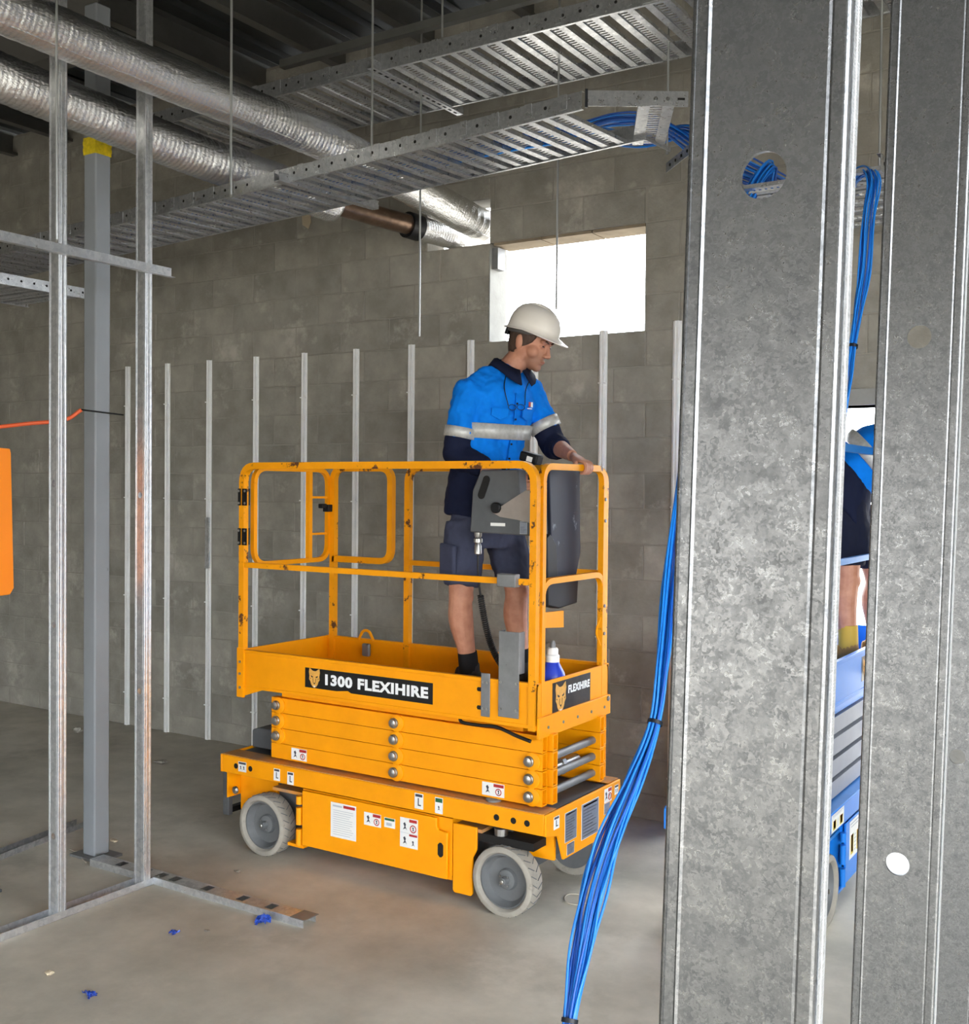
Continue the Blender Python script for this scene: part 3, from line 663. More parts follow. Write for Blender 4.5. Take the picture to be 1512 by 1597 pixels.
litter('wood_chip', 'beige chip on the floor at the lower left', 'chip', 77, 1520, .026, 'chip', 6, .6)
litter('wood_chip', 'flat grey beige chip near the tiny blue scrap', 'chip', 323, 1452, .02, 'mortar', 7, .3)
litter('wood_chip', 'pale rubble lump by the foot of the block wall', 'rubble', 121, 1143, .05, 'mortar', 8, 1.)
litter('wood_chip', 'flat pale scrap on the floor behind the second bright stud', 'scrap', 252, 1190, .07, 'mortar', 9, .3)
litter('wood_chip', 'small pale chip right of the grey column base', 'chip', 178, 1313, .03, 'chip', 10, .5)
litter('wood_chip', 'small dull chip on the floor in front of the left wheel', 'chip', 370, 1360, .025, 'mortar', 11, .4)
def wire_thing(label, pts, r, name='wire_loop'):
    o = MB().tube(catmull(pts, 6), r, 6).build(name, 'wire', o=pts[0], smooth=2); tag(o, label, 'wire'); return o
wp = [at_z(x, y, .006) for x, y in ((915, 1396), (890, 1394), (881, 1400), (886, 1408), (905, 1411), (920, 1405))]
wire_thing('thin pale wire loop on the floor beside the blue cable bundle', wp, .003)
wire_thing('thin pale string at the foot of the grey column', [at_z(x, y, .006) for x, y in ((108, 1324), (118, 1328), (129, 1326), (128, 1338), (134, 1345))], .003, 'string')
# ================================================================= scissor lifts
def text_obj(s, parent, o, u, v, size, m, off=.0, name='lettering', sx=1., ext=.0004):
    cu = D.curves.new('t', 'FONT'); cu.body = s; cu.size = size; cu.extrude = ext; cu.offset = off; cu.resolution_u = 3; cu.space_character = 1.1
    ob = D.objects.new('t', cu); COL.objects.link(ob); dg = bpy.context.evaluated_depsgraph_get(); me = D.meshes.new_from_object(ob.evaluated_get(dg)); D.objects.remove(ob); D.curves.remove(cu)
    n = u.cross(v)
    for q in me.vertices: q.co = V(o)+u*(q.co.x*sx)+v*q.co.y+n*q.co.z
    par = list(range(len(me.vertices)))          # one object for each letter
    def fd(a):
        while par[a] != a: par[a] = par[par[a]]; a = par[a]
        return a
    for p in me.polygons:
        for k in p.vertices[1:]: par[fd(k)] = fd(p.vertices[0])
    key = {}
    for q in me.vertices: key[(round(q.co.x, 5), round(q.co.y, 5), round(q.co.z, 5))] = par[fd(q.index)]
    for q in me.vertices: par[fd(q.index)] = fd(key[(round(q.co.x, 5), round(q.co.y, 5), round(q.co.z, 5))])
    isl = {}
    for p in me.polygons: isl.setdefault(fd(p.vertices[0]), []).append(tuple(p.vertices))
    for fs in isl.values():
        b = MB(); ids = sorted({i for f in fs for i in f}); mp = {i: k for k, i in enumerate(ids)}
        b.add([tuple(me.vertices[i].co) for i in ids], [tuple(mp[i] for i in f) for f in fs]); b.build('letter', m, parent, fix=False)
CAT = [(-.50, .42), (-.44, .70), (-.30, .62), (-.16, .52), (0, .50), (.16, .52), (.30, .62), (.44, .70), (.50, .42), (.44, .15), (.48, -.08), (.36, -.22), (.30, -.40), (.16, -.58), (0, -.66), (-.16, -.58), (-.30, -.40), (-.36, -.22), (-.48, -.08), (-.44, .15)]
def cat_head(parent, c, u, v, s):
    n = u.cross(v); m = MB(); m.prism([(x*s, y*s) for x, y in CAT], c, u, v, n, .0006)
    h = m.build('cat_emblem', ['cat_gold', 'decal_black', 'decal_white'], parent)
    m = MB(); c2 = V(c)+n*.0007
    for sg in (-1, 1):
        m.prism([(sg*a*s, b*s) for a, b in ((.10, .10), (.32, .20), (.30, .10), (.16, .04))], c2, u, v, n, .0003)
        m.prism([(sg*a*s, b*s) for a, b in ((.11, .0), (.15, -.02), (.13, -.30), (.10, -.30))], c2, u, v, n, .0003)
        m.prism([(sg*a*s, b*s) for a, b in ((.30, -.02), (.42, .02), (.36, -.06))], c2, u, v, n, .0003)
    m.prism([(-.10*s, -.30*s), (.10*s, -.30*s), (0, -.42*s)], c2, u, v, n, .0003)
    m.m = 1; m.prism([(-.14*s, -.50*s), (.14*s, -.50*s), (0, -.64*s)], c2, u, v, n, .0003)
    k = m.build('cat_marks', ['decal_black', 'decal_white'], parent)
    return h
def sticker(parent, c, u, v, w_, h_, kind='warn', name='sticker'):
    """plate with its printed blocks, one mesh"""
    n = u.cross(v); m = MB(); c = V(c); m.obox(c+n*.0004, u, v, n, w_/2, h_/2, .0004)
    mats = ['white', 'red', 'ink', 'pale', 'green', 'orange', 'sticker_yellow', 'silver_plate']
    def blk(x0, x1, y0, y1, mi):
        m.m = mi; m.obox(c+u*(w_*((x0+x1)/2-.5))+v*(h_*((y0+y1)/2-.5))+n*.0010, u, v, n, w_*(x1-x0)/2, h_*(y1-y0)/2, .0003); m.m = 0
    def ring(x, y, r, mi):
        m.m = mi; cc = c+u*(w_*(x-.5))+v*(h_*(y-.5))+n*.0011
        m.tube([cc+(u*math.cos(t*.5236)+v*math.sin(t*.5236))*r for t in range(12)], r*.16, 4, closed=True); m.m = 0
    def fig(x, y, s, mi=2):
        m.m = mi; cc = c+u*(w_*(x-.5))+v*(h_*(y-.5))+n*.0010
        m.prism([(-.3*s, -.5*s), (-.05*s, -.1*s), (-.25*s, .3*s), (.0, .5*s), (.2*s, .2*s), (.1*s, -.05*s), (.35*s, -.5*s), (.1*s, -.3*s)], cc, u, v, n, .0003); m.m = 0
    if kind == 'warn2': blk(.52, .97, .72, .95, 1); fig(.25, .5, h_*.6); ring(.74, .36, h_*.24, 1); fig(.74, .36, h_*.35)
    elif kind == 'danger':
        blk(.50, .95, .88, .96, 1); blk(.08, .45, .88, .93, 3)
        for i in range(12): blk(.10, .90-.2*random.random(), .08+i*.063, .095+i*.063, 3)
        m.m = 2
    elif kind == 'quad':
        blk(.52, .95, .87, .97, 1); blk(.52, .97, .40, .47, 1); blk(.03, .97, .485, .495, 3); fig(.27, .72, w_*.35); ring(.74, .66, w_*.16, 1); fig(.74, .66, w_*.22); fig(.27, .24, w_*.35); fig(.74, .18, w_*.25)
    elif kind == 'small': blk(.1, .9, .78, .95, 2); blk(.38, .5, .2, .7, 2); blk(.38, .75, .2, .28, 2)
    elif kind == 'green': blk(.05, .95, .70, .95, 4); fig(.5, .35, w_*.5)
    elif kind == 'greenwide': blk(.05, .95, .72, .95, 4); blk(.2, .7, .2, .5, 3)
    elif kind == 'bluesmall': blk(.05, .95, .75, .95, 2); fig(.3, .4, h_*.4); fig(.7, .4, h_*.4)
    elif kind == 'plate':
        m.m = 7; m.obox(c+n*.0010, u, v, n, w_/2*.96, h_/2*.97, .0003); m.m = 0
        for i in range(9): blk(.1, .5+.4*random.random(), .08+i*.09, .10+i*.09, 2)
        blk(.1, .9, .90, .95, 2)
    elif kind == 'capacity':
        blk(.08, .92, .90, .94, 3); blk(.15, .8, .82, .85, 3)
        for x0 in (.12, .66): blk(x0, x0+.24, .10, .62, 6); blk(x0+.04, x0+.20, .16, .62, 5)
        for i in range(5): blk(.42, .60, .15+i*.1, .17+i*.1, 3)
    return m.build(name, mats, parent)
def wheel(e, c, sgn, steer=0.):
    ax = Matrix.Rotation(steer, 3, 'Z') @ V((0, sgn, 0)); c = V(c); R_ = .152
    t = MB(); t.lathe([(.118, -.05), (.140, -.05), (.150, -.044), (R_, -.035), (R_, .035), (.150, .044), (.140, .050), (.128, .050), (.122, .044), (.118, .030)], c, ax, 40, closed=True)
    o = t.build('tyre', 'tyre', e, smooth=True)
    tr = MB(); u, v = perp(ax)
    for i in range(26):
        a = 2*math.pi*i/26; d = u*math.cos(a)+v*math.sin(a); tt = ax.cross(d)
        for s_ in (-1, 1): tr.obox(c+d*(R_+.0005)+ax*(s_*.022)+tt*(.004*s_), (ax*.8+tt*s_*.5).normalized(), (tt*.8-ax*s_*.5).normalized(), d, .020, .0016, .0012)
    tr.build('tread_groove', 'hub', o)
    h = MB(); h.lathe([(.001, -.045), (.119, -.045), (.119, .032), (.112, .034), (.108, .020), (.094, -.002), (.048, -.006), (.042, .010), (.034, .014), (.018, .014), (.014, .040), (.001, .042)], c, ax, 36)
    hb = h.build('hub', 'hub', e, smooth=True)
    bl = MB()
    for i in range(4): a = math.pi/4+math.pi/2*i; bl.lathe([(.004, 0), (.004, .005)], c+(u*math.cos(a)+v*math.sin(a))*.027+ax*.025, ax, 6)
    bl.lathe([(.010, 0), (.010, .008), (.004, .010)], c+ax*.040, ax, 6); bl.build('axle_nut', 'steel', hb)
def scissor_lift(name, label, o, rz, MP, zoff=0., decals=True, blue=False):
    YL, YW_, YD, AR = MP
    e = root(name, label, 'scissor lift', o, 'scissor lifts', local=True, rz=rz)
    B = lambda nm, mb, m, p=e, **k: mb.build(nm, m, p, **k)
    yn, yf = -.355, .355
    # ---- chassis
    for s_, nm in ((-1, 'n'), (1, 'f')):
        m = MB(); y0 = s_*.36; yi = s_*.25
        m.box(-.945, .945, y0, y0-s_*.012, .385, .475); sr = B('side_rail', m, YL, bevel=.004)
        m = MB(); m.box(-.945, .945, y0-s_*.001, yi, .4755, .479); B('dirty_top_plate', m, YD, sr)
        m = MB()
        for xa, xb in ((-.86, -.83), (-.755, -.735), (.70, .725), (.785, .81), (.845, .885)): m.lathe([(.014, 0), (.014, .001)], ((xa+xb)/2, y0+s_*.0005, .428), (0, s_, 0), 12)
        B('rail_hole', m, 'hole', sr)
    # end plates
    pol = [(-.36, .475), (.36, .475), (.36, .385), (.25, .36), (.20, .245), (-.20, .245), (-.25, .36), (-.36, .385)]
    for xx, nx in ((.945, 1), (-.945, -1)):
        m = MB(); m.prism(pol if nx > 0 else [(-a, b) for a, b in pol], (xx, 0, 0), Y*nx, Z, X*nx, .012); ep = B('end_plate', m, YL, bevel=.003)
        if nx > 0:
            U_, V_ = Y, Z; n_ = X; cx_ = xx+.0125
            sticker(ep, (cx_, -.27, .425), U_, V_, .05, .055, 'small'); sticker(ep, (cx_, -.14, .38), U_, V_, .11, .13, 'plate', 'rating_plate'); sticker(ep, (cx_, -.14, .28), U_, V_, .07, .05, 'plate', 'rating_plate'); sticker(ep, (cx_, .045, .365), U_, V_, .17, .16, 'plate', 'rating_plate')
            sticker(ep, (cx_, .225, .43), U_, V_, .075, .065, 'warn2'); sticker(ep, (cx_, .215, .37), U_, V_, .06, .05, 'plate'); sticker(ep, (cx_, .315, .435), U_, V_, .04, .045, 'bluesmall')
    # chassis core
    m = MB(); m.box(-.72, .72, -.24, .24, .12, .36); B('chassis_core', m, 'dark_grey')
    m = MB(); m.box(-.93, .93, -.26, .26, .36, .468); B('chassis_deck', m, 'dark_grey')
    m = MB(); m.box(-.92, -.66, -.25, -.235, .17, .385); m.box(-.93, -.925, -.34, -.24, .25, .385); B('wheel_well_plate', m, YL)
    m = MB(); m.box(.60, .92, -.22, -.205, .24, .385); B('wheel_well_plate', m, YL)
    m = MB(); m.lathe([(.02, 0), (.02, .008), (.01, .014)], (-.86, -.345, .30), (0, -1, 0), 8); B('screw', m, 'steel')
    # battery tray with door, hinge and latch (both sides)
    for s_ in (-1, 1):
        y0 = s_*.352
        m = MB(); m.box(-.41, .47, s_*.16, y0-s_*.012, .10, .375); tr = B('side_tray', m, YL)
        m = MB(); pol2 = [(-.40, .105), (.455, .105), (.455, .315), (.405, .318), (.395, .335), (.395, .372), (-.40, .372)]
        m.prism(pol2, (0, y0-s_*.004, 0), X, Z, Y*s_, .012); dr = B('tray_door', m, YL, tr, bevel=.003)
        m = MB(); m.prism([(.405, .21), (.415, .20), (.425, .20), (.435, .21), (.435, .255), (.425, .265), (.415, .265), (.405, .255)], (0, y0+s_*.0085, 0), X, Z, Y*s_, .0006); B('latch_slot', m, 'hole', tr)
        for z0, z1 in ((.10, .185), (.20, .29), (.30, .345)):
            m = MB(); m.lathe([(.016, 0), (.016, z1-z0-.006)], (-.425, y0, z0), Z, 12); B('hinge', m, YL, tr, smooth=True)
        m = MB(); m.box(-.50, -.40, s_*.20, y0, .085, .10); B('tray_lip', m, YL, tr)
        m = MB(); m.prism([(.475, .06), (.485, .05), (.57, .05), (.58, .06), (.58, .22), (.60, .26), (.60, .36), (.475, .36)], (0, y0-s_*.02, 0), X, Z, Y*s_, .012); B('guard_leg', m, YL, bevel=.003)
        m = MB(); m.box(-.62, -.40, y0-s_*.02, s_*.2, .335, .35); B('wheel_arch', m, YD)
        m = MB(); m.box(.40, .62, y0-s_*.02, s_*.2, .335, .35); B('wheel_arch', m, YD)
        if s_ < 0 and decals:
            q = lambda x, z, w_, h_, kd: sticker(tr, (x, y0-.0085, z), X, Z, w_, h_, kd)
            if not blue:
                q(-.14, .265, .155, .165, 'danger'); q(.035, .303, .10, .060, 'warn2'); q(.135, .305, .062, .045, 'greenwide'); q(.245, .277, .10, .135, 'quad')
            else: q(-.25, .28, .19, .17, 'capacity')
    if decals and not blue:
        q = lambda x, z, w_, h_, kd: sticker(e, (x, -.361, z), X, Z, w_, h_, kd)
        q(-.80, .43, .055, .05, 'bluesmall'); q(-.565, .425, .042, .06, 'small'); q(-.475, .42, .042, .062, 'small'); q(.30, .432, .048, .07, 'small'); q(.41, .43, .042, .072, 'green')
    elif decals:
        sticker(e, (-.55, -.361, .43), X, Z, .20, .075, 'capacity'); sticker(e, (-.78, -.361, .425), X, Z, .06, .06, 'small')
    # entry ladder at the left end
    m = MB(); m.box(-1.0, -.958, -.30, -.27, .14, .40); m.box(-1.0, -.958, .04, .07, .14, .40); B('ladder_side', m, 'dark_grey', bevel=.004)
    for zz in (.15, .235, .32):
        m = MB(); m.box(-1.0, -.958, -.27, .04, zz, zz+.028); B('ladder_step', m, 'black', bevel=.004)
    m = MB(); m.prism([(-.92, .479), (-.66, .479), (-.66, .55), (-.70, .585), (-.88, .585), (-.92, .57)], (0, -.17, 0), X, Z, Y, .34); B('battery_box', m, 'dark_grey', bevel=.006)
    m = MB(); m.lathe([(.035, 0), (.035, .008), (.022, .012)], (.66, -.30, .479), Z, 20); B('cap_disc', m, 'mid_grey', smooth=True)
    # wheels
    for x_, st in ((-.67, 0), (.742, 0)):
        for s_ in (-1, 1): wheel(e, (x_, s_*.315, .152), s_, st)
    m = MB(); m.box(.60, .88, -.33, .33, .30, .335); B('steer_axle', m, 'hole'); m = MB(); m.lathe([(.03, 0), (.03, .03)], (.70, -.30, .335), Z, 12); B('kingpin', m, 'steel')
    # ---- scissor arms: four layers each side, outer and inner hollow tubes
    def hollow(m, x0, x1, y0, y1, z0, z1, t=.006):
        m.box(x0, x1, y0, y1, z0, z0+t); m.box(x0, x1, y0, y1, z1-t, z1); m.box(x0, x1, y0, y0+t, z0+t, z1-t); m.box(x0, x1, y1-t, y1, z0+t, z1-t)
    lz = [.490+i*(.0765+zoff*.2) for i in range(4)]
    for i, z0 in enumerate(lz):
        h_ = .0735; tilt = (-1)**i*.004
        for s_ in (-1, 1):
            for k, (ya, yb) in enumerate(((.305, .262), (.248, .205))):
                xa, xb = (-.655, .905) if k == 0 else (-.62, .925)
                m = MB(); hollow(m, xa, xb, min(s_*ya, s_*yb), max(s_*ya, s_*yb), z0, z0+h_); arm = B('scissor_arm', m, AR)
                if k == 0:
                    for x_ in ((-.615,) if i > 0 else ())+(.12,)+((.845,) if i < 3 else ()):
                        m = MB(); m.lathe([(.040, 0), (.040, .006), (.036, .008)], (x_+.012, s_*ya, z0+h_/2), (0, s_, 0), 24); B('pin_boss', m, AR, arm, smooth=True)
                        m = MB(); m.lathe([(.024, 0), (.024, .009), (.019, .012), (.019, .020), (.008, .023)], (x_, s_*(ya+.006), z0+h_/2), (0, s_, 0), 20); B('pin_cap', m, 'steel', arm, smooth=True)
        if i < 3:
            m = MB(); m.cyl((.885, -.204, z0+h_/2), (.885, .204, z0+h_/2), .018, 16); B('cross_pin', m, 'mid_grey', smooth=True)
    m = MB(); m.cyl((.85, -.15, lz[1]+.04), (.85, .10, lz[1]+.04), .03, 16); m.cyl((.85, -.06, lz[1]+.04), (.85, -.03, lz[1]+.04), .04, 6); B('hydraulic_fitting', m, 'steel', smooth=True)
    m = MB(); m.box(-.5, .7, -.12, .12, lz[0], lz[3]); B('cylinder_block', m, 'dark_grey')
    if decals and not blue:
        sticker(e, (-.47, -.3055, lz[1]-.04), X, Z, .10, .058, 'warn2'); sticker(e, (.66, -.3055, lz[0]+.038), X, Z, .115, .058, 'warn2')
    # ---- platform
    PZ = .80+zoff; xl, xr = -.845, .895
    zt = PZ+.22; zb = PZ+.04
    m = MB(); m.box(xl, xr, yn+.02, yf-.02, zb+.015, zb+.035); B('platform_floor', m, YD)
    m = MB(); m.box(-.60, .80, -.29, -.22, lz[3]+.078, zb+.014); m.box(-.60, .80, .22, .29, lz[3]+.078, zb+.014); B('platform_bearer', m, YL)
    for s_ in (-1, 1):
        y0 = s_*.345
        m = MB(); m.box(xl, xr, y0, y0-s_*.012, zb, zt); m.box(xl, xr, y0+s_*.004, y0-s_*.022, zt-.014, zt+.002); m.box(xl, xr, y0+s_*.003, y0-s_*.03, zb-.012, zb+.004); tb = B('toe_board', m, YL, bevel=.002)
        m = MB(); m.prism([(xl, PZ-.015), (xl+.03, PZ-.015), (xl+.20, zb), (xl, zb)], (0, y0, 0), X, Z, Y*-s_, .012); B('corner_gusset', m, YL, tb)
        if s_ < 0:
            m = MB()
            for zz in (zt-.05, zb+.05): m.prism([(.595, zz), (.600, zz+.009), (.622, zz+.009), (.627, zz), (.622, zz-.009), (.600, zz-.009)], (0, y0-.0006, 0), X, Z, Y, .0004)
            B('toe_slot', m, 'hole', tb)
    for xx, s_ in ((xr, 1), (xl, -1)):
        m = MB(); m.box(xx, xx-s_*.012, -.345, .345, zb, zt); tb = B('end_board', m, YL, bevel=.002)
        if s_ > 0:
            m = MB(); m.box(xx, xx+.012, -.34, .345, zb-.055, zb+.035); B('end_beam', m, YL, tb, bevel=.002)
            m = MB()
            for i in range(5): m.lathe([(.007, 0), (.007, .003)], (xx+.012, -.26+i*.135, zb-.015), X, 8)
            m.lathe([(.012, 0), (.012, .006), (.005, .009)], (xx+.012, .315, zb+.02), X, 8); B('rivet', m, 'mid_grey', tb)
    # decals
    if decals:
        n0 = -.3455
        if not blue:
            m = MB(); m.prism([(-.398, PZ+.075), (-.20, PZ+.075), (-.13, PZ+.083), (-.11, PZ+.074), (.361, PZ+.074), (.361, PZ+.171), (-.398, PZ+.171)], (0, n0, 0), X, Z, -Y, .0006); dc = B('name_decal', m, 'decal_black')
            cat_head(dc, (-.338, n0-.0008, PZ+.1225), X, Z, .070)
            text_obj('1300 FLEXIHIRE', dc, V((-.283, n0-.0012, PZ+.101)), X, Z, .0665, 'decal_white', .0030, sx=1.25)
            U_, c_ = Y, xr+.0125
            m = MB(); m.box(xr+.0002, xr+.0008, -.205, .155, PZ+.058, PZ+.205); dc = B('name_decal', m, 'decal_faded')
            cat_head(dc, (xr+.001, -.13, PZ+.130), Y, Z, .098)
            text_obj('FLEXIHIRE', dc, V((xr+.0014, -.062, PZ+.142)), Y, Z, .046, 'decal_white', .0018, sx=.92)
        else:
            m = MB(); m.box(-.12, .62, n0-.0006, n0, PZ+.075, PZ+.19); dc = B('name_decal', m, 'decal_black'); cat_head(dc, (-.06, n0-.0008, PZ+.132), X, Z, .066)
    # ---- guard rails
    T = .0165; zr = PZ+1.15; zm = PZ+.65
    def rail(pts, r=.06, t=T, m=YW_, nm='rail_frame', closed=False, p=e, **k):
        mb = MB(); mb.tube(fillet(pts, r, 6, closed), t, 4, closed=closed, sq=True); return B(nm, mb, m, p, smooth=True)
    yN, yF = -.335, .335
    # near side frame
    rail([(xl+.02, yN, zb), (xl+.02, yN, zr), (xr-.02, yN, zr), (xr-.02, yN, zb-.02)], .085)
    rail([(xl+.02, yN, zm), (xr-.02, yN, zm)], t=.013, nm='mid_rail')
    m = MB(); m.box(xl-.003, xl+.042, yN-.020, yN-.008, PZ-.02, zt+.01); B('corner_bracket', m, YL)
    m = MB()
    for zz in (PZ+.03, PZ+.10, PZ+.16): m.lathe([(.007, 0), (.007, .004)], (xl+.02, yN-.021, zz), (0, -1, 0), 8)
    B('rivet', m, 'steel')
    # far side frames
    rail([(xl+.045, yF, zb+.03), (xl+.045, yF, zr), (-.40, yF, zr), (-.40, yF, zm), (xl+.045, yF, zm)], .07)
    rail([(-.285, yF, zb+.03), (-.285, yF, zr), (xr-.03, yF, zr), (xr-.03, yF, zb)], .07)
    rail([(-.285, yF, zm), (xr-.03, yF, zm)], t=.013, nm='mid_rail')
    # gate at the left end
    gx = xl+.018
    g = rail([(gx, yN+.075, zr-.01), (gx, yF-.02, zr-.01), (gx, yF-.02, zm-.002), (gx, yN+.075, zm-.002)], .085, .012, YL, 'gate_frame', True)
    rail([(gx, .16, zr-.02), (gx, .16, zm)], t=.013, m=YL, nm='gate_bar', p=g)
    for zz in (zr-.16, zr-.36):
        rail([(gx, .16, zz), (gx, yF-.02, zz)], t=.006, m=YL, nm='gate_bar', p=g)
    for zz in (zr-.20, zr-.40):
        m = MB(); m.box(gx-.02, gx+.01, yN+.012, yN+.035, zz, zz+.085); m.box(xl+.0, xl+.018, yN-.021, yN-.017, zz, zz+.085); m.box(xl+.028, xl+.06, yN-.021, yN-.017, zz, zz+.085); h = B('gate_hinge', m, 'black')
        m = MB()
        for xx in (xl+.008, xl+.048):
            for z2 in (.012, .073): m.lathe([(.006, 0), (.006, .003)], (xx, yN-.021, zz+z2), (0, -1, 0), 8)
        B('hinge_screw', m, 'steel', h)
    m = MB(); m.box(gx-.012, gx+.03, yF-.05, yF+.01, zr-.24, zr-.20); m.box(gx-.01, gx+.02, yF-.09, yF-.05, zr-.22, zr-.195); B('gate_latch', m, 'black', g, bevel=.004)
    m = MB(); m.tube(fillet([(-.60, yF-.02, zt), (-.57, yF-.02, zt+.05), (-.53, yF-.02, zt+.05), (-.50, yF-.02, zt)], .02), .008, 8); B('lanyard_loop', m, YL)
    m = MB(); m.box(-.57, -.52, yF-.035, yF-.012, zt-.09, zt-.02); B('far_socket_box', m, 'mid_grey', bevel=.008)
    # right end frames
    ex = xr-.012
    rail([(ex, yN+.045, zt), (ex, yN+.045, zr-.006), (ex, yF-.05, zr-.006), (ex, yF-.05, zt)], .07, .014)
    m = MB(); m.tube(fillet([(ex, yN+.045, zb), (ex, yN+.045, zm), (ex, yF-.05, zm), (ex, yF-.05, zb)], .08, 6), .013, 4, sq=True); B('end_mid_arch', m, YL, smooth=True)
    m = MB(); m.tube(fillet([(ex+.016, yF-.09, zt+.10), (ex+.016, yF-.13, zt+.15), (ex+.016, yF-.13, zt+.18), (ex+.016, yF-.09, zt+.23)], .03), .005, 6); B('lanyard_hook', m, YL)
    m = MB()
    for zz in (zr-.15, zr-.25, zm-.15, zm-.28): m.lathe([(.008, 0), (.008, .006)], (ex+.014, yF-.05, zz), X, 8)
    B('rail_bolt', m, 'mid_grey')
    return e
YEL = ('yellow', 'yellow_worn', 'yellow_dirty', 'yellow'); BLU = ('blue', 'blue_worn', 'blue_worn', 'lift_grey')
LO = V((-3.205, 4.39, 0))
lift = scissor_lift('scissor_lift', 'yellow scissor lift with 1300 lettering carrying the worker in the white helmet', LO, 0, YEL)
bl = scissor_lift('scissor_lift', 'blue scissor lift with grey arms behind the near studs', V((-1.57, 5.38, 0)), math.pi/2, BLU, .09, True, True); bl.scale = (1, .88, 1)
# ---- control station of the yellow lift (local coordinates of the lift)
def LB(nm, mb, m, p=lift, **k): return mb.build(nm, m, p, **k)
pl_ = lambda x, y, Yp: at_y(x, y, Yp)-LO
yb_ = 4.115
pts = [(733, 830), (737, 765), (750, 733), (808, 732), (811, 775), (826, 792), (828, 836)]
poly = [(lambda p: (p.x, p.z))(pl_(x, y, yb_)) for x, y in pts]
cb = LB('control_box', MB().prism(poly, (0, yb_-LO.y, 0), X, Z, Y, .07), 'dark_grey', bevel=.006)
a = pl_(759.5, 748, yb_); b2 = pl_(751.5, 772, yb_)
m = MB(); dv = (b2-a).normalized(); sv = V((dv.z, 0, -dv.x))
ctr_ = (a+b2)/2; hl_ = (b2-a).length/2; m.prism([(math.copysign(hl_, math.cos(t))+.018*math.cos(t), .018*math.sin(t)) for t in [2*math.pi*(i+.5)/20 for i in range(20)]], ctr_-Y*.0035, dv, sv, Y, .003); LB('handle_slot', m, 'hole', cb)
poly = [(lambda p: (p.x, p.z))(pl_(x, y, yb_)) for x, y in ((772, 800), (779, 793), (822, 765), (836, 764), (834, 817), (811, 811), (782, 806))]
bk = LB('mounting_bracket', MB().prism(poly, (0, yb_-LO.y-.012, 0), X, Z, Y, .006), 'bracket', cb)
c = pl_(777, 792, yb_); LB('bracket_knob', MB().lathe([(.02, 0), (.024, .004), (.024, .018), (.02, .022)], c-Y*.006, -Y, 16), 'black', cb, smooth=True)
c = pl_(777, 818, yb_); sticker(cb, (c.x, c.y-.0008, c.z), X, Z, .075, .014, 'none'); c = pl_(817, 823, yb_); sticker(cb, (c.x, c.y-.0008, c.z), X, Z, .036, .055, 'plate')
c = pl_(746, 834, yb_+.03); LB('cable_plug', MB().lathe([(.017, .02), (.017, -.005), (.013, -.012), (.020, -.018), (.020, -.034), (.012, -.038), (.016, -.05), (.016, -.062), (.017, -.066), (.017, -.085), (.006, -.09)], c, Z, 18), 'steel', cb, smooth=True)
j0 = pl_(829, 716, yb_+.05)
m = MB(); m.obox(j0+Z*.005, V((.95, 0, -.25)).normalized(), Y, V((.25, 0, .95)).normalized(), .045, .03, .022); LB('joystick_head', m, 'black', cb, bevel=.008)
m = MB(); m.obox(j0+V((.008, -.031, -.001)), V((.95, 0, -.25)).normalized(), Y, V((.25, 0, .95)).normalized(), .014, .001, .011); LB('joystick_switch', m, 'white', cb)
LB('joystick_stem', MB().cyl(j0-Z*.09, j0, .014, 12), 'rubber', cb, smooth=True)
# straight lead, then coiled lead
cpts = [pl_(746, 858, yb_+.03), pl_(746, 890, yb_+.03), pl_(748, 915, yb_+.04), pl_(753, 950, yb_+.06), pl_(760, 985, yb_+.08), pl_(770, 1015, yb_+.09), pl_(784, 1040, yb_+.10), pl_(800, 1065, yb_+.10)]
bs = catmull(cpts, 10); LB('straight_lead', MB().tube(bs[:26], .0045, 8), 'rubber', cb, smooth=2)
co_ = []; base = bs[24:]; K = len(base)
for i in range((K-1)*10):
    f = i/10; k_ = int(f); p = base[k_].lerp(base[k_+1], f-k_); d = (base[k_+1]-base[k_]).normalized(); u, v = perp(d); t = i*2*math.pi/9.; co_.append(p+(u*math.cos(t)+v*math.sin(t))*.0125)
LB('coiled_lead', MB().tube(co_, .0036, 5), 'rubber', cb, smooth=2)
# grey cable posts on the toe board
for nm, (x0, x1, z0, z1), yy in (('toe_bracket', (.622, .668, .855, 1.045), -.350), ('toe_post', (.712, .815, .865, 1.235), -.352)):
    m = MB(); m.box(x0, x1, yy-.004, yy, z0, z1)
    if nm == 'toe_post': m.box(x0, x0+.004, yy, yy+.045, z0+.19, z1); m.box(x1-.004, x1, yy, yy+.045, z0+.19, z1)
    p_ = LB(nm, m, 'mid_grey', bevel=.002); m = MB()
    for xx in (x0+.012, x1-.012):
        for zz in (z0+.035, z0+.15): m.lathe([(.006, 0), (.006, .004)], (xx, yy-.004, zz), -Y, 8)
    LB('bolt', m, 'steel', p_)
c = pl_(794, 905, 4.04); m = MB(); m.obox(c-Y*.005, X, Y, Z, .047, .02, .028); LB('rail_clamp', m, 'mid_grey', bevel=.004)
c = pl_(846, 733, 4.03); 
# loose hose under the platform
LB('hydraulic_hose', MB().tube(catmull([(.50, -.335, .835), (.52, -.345, .815), (.60, -.345, .812), (.70, -.345, .815), (.80, -.345, .79), (.87, -.345, .775)], 8), .008, 8), 'rubber', smooth=2)
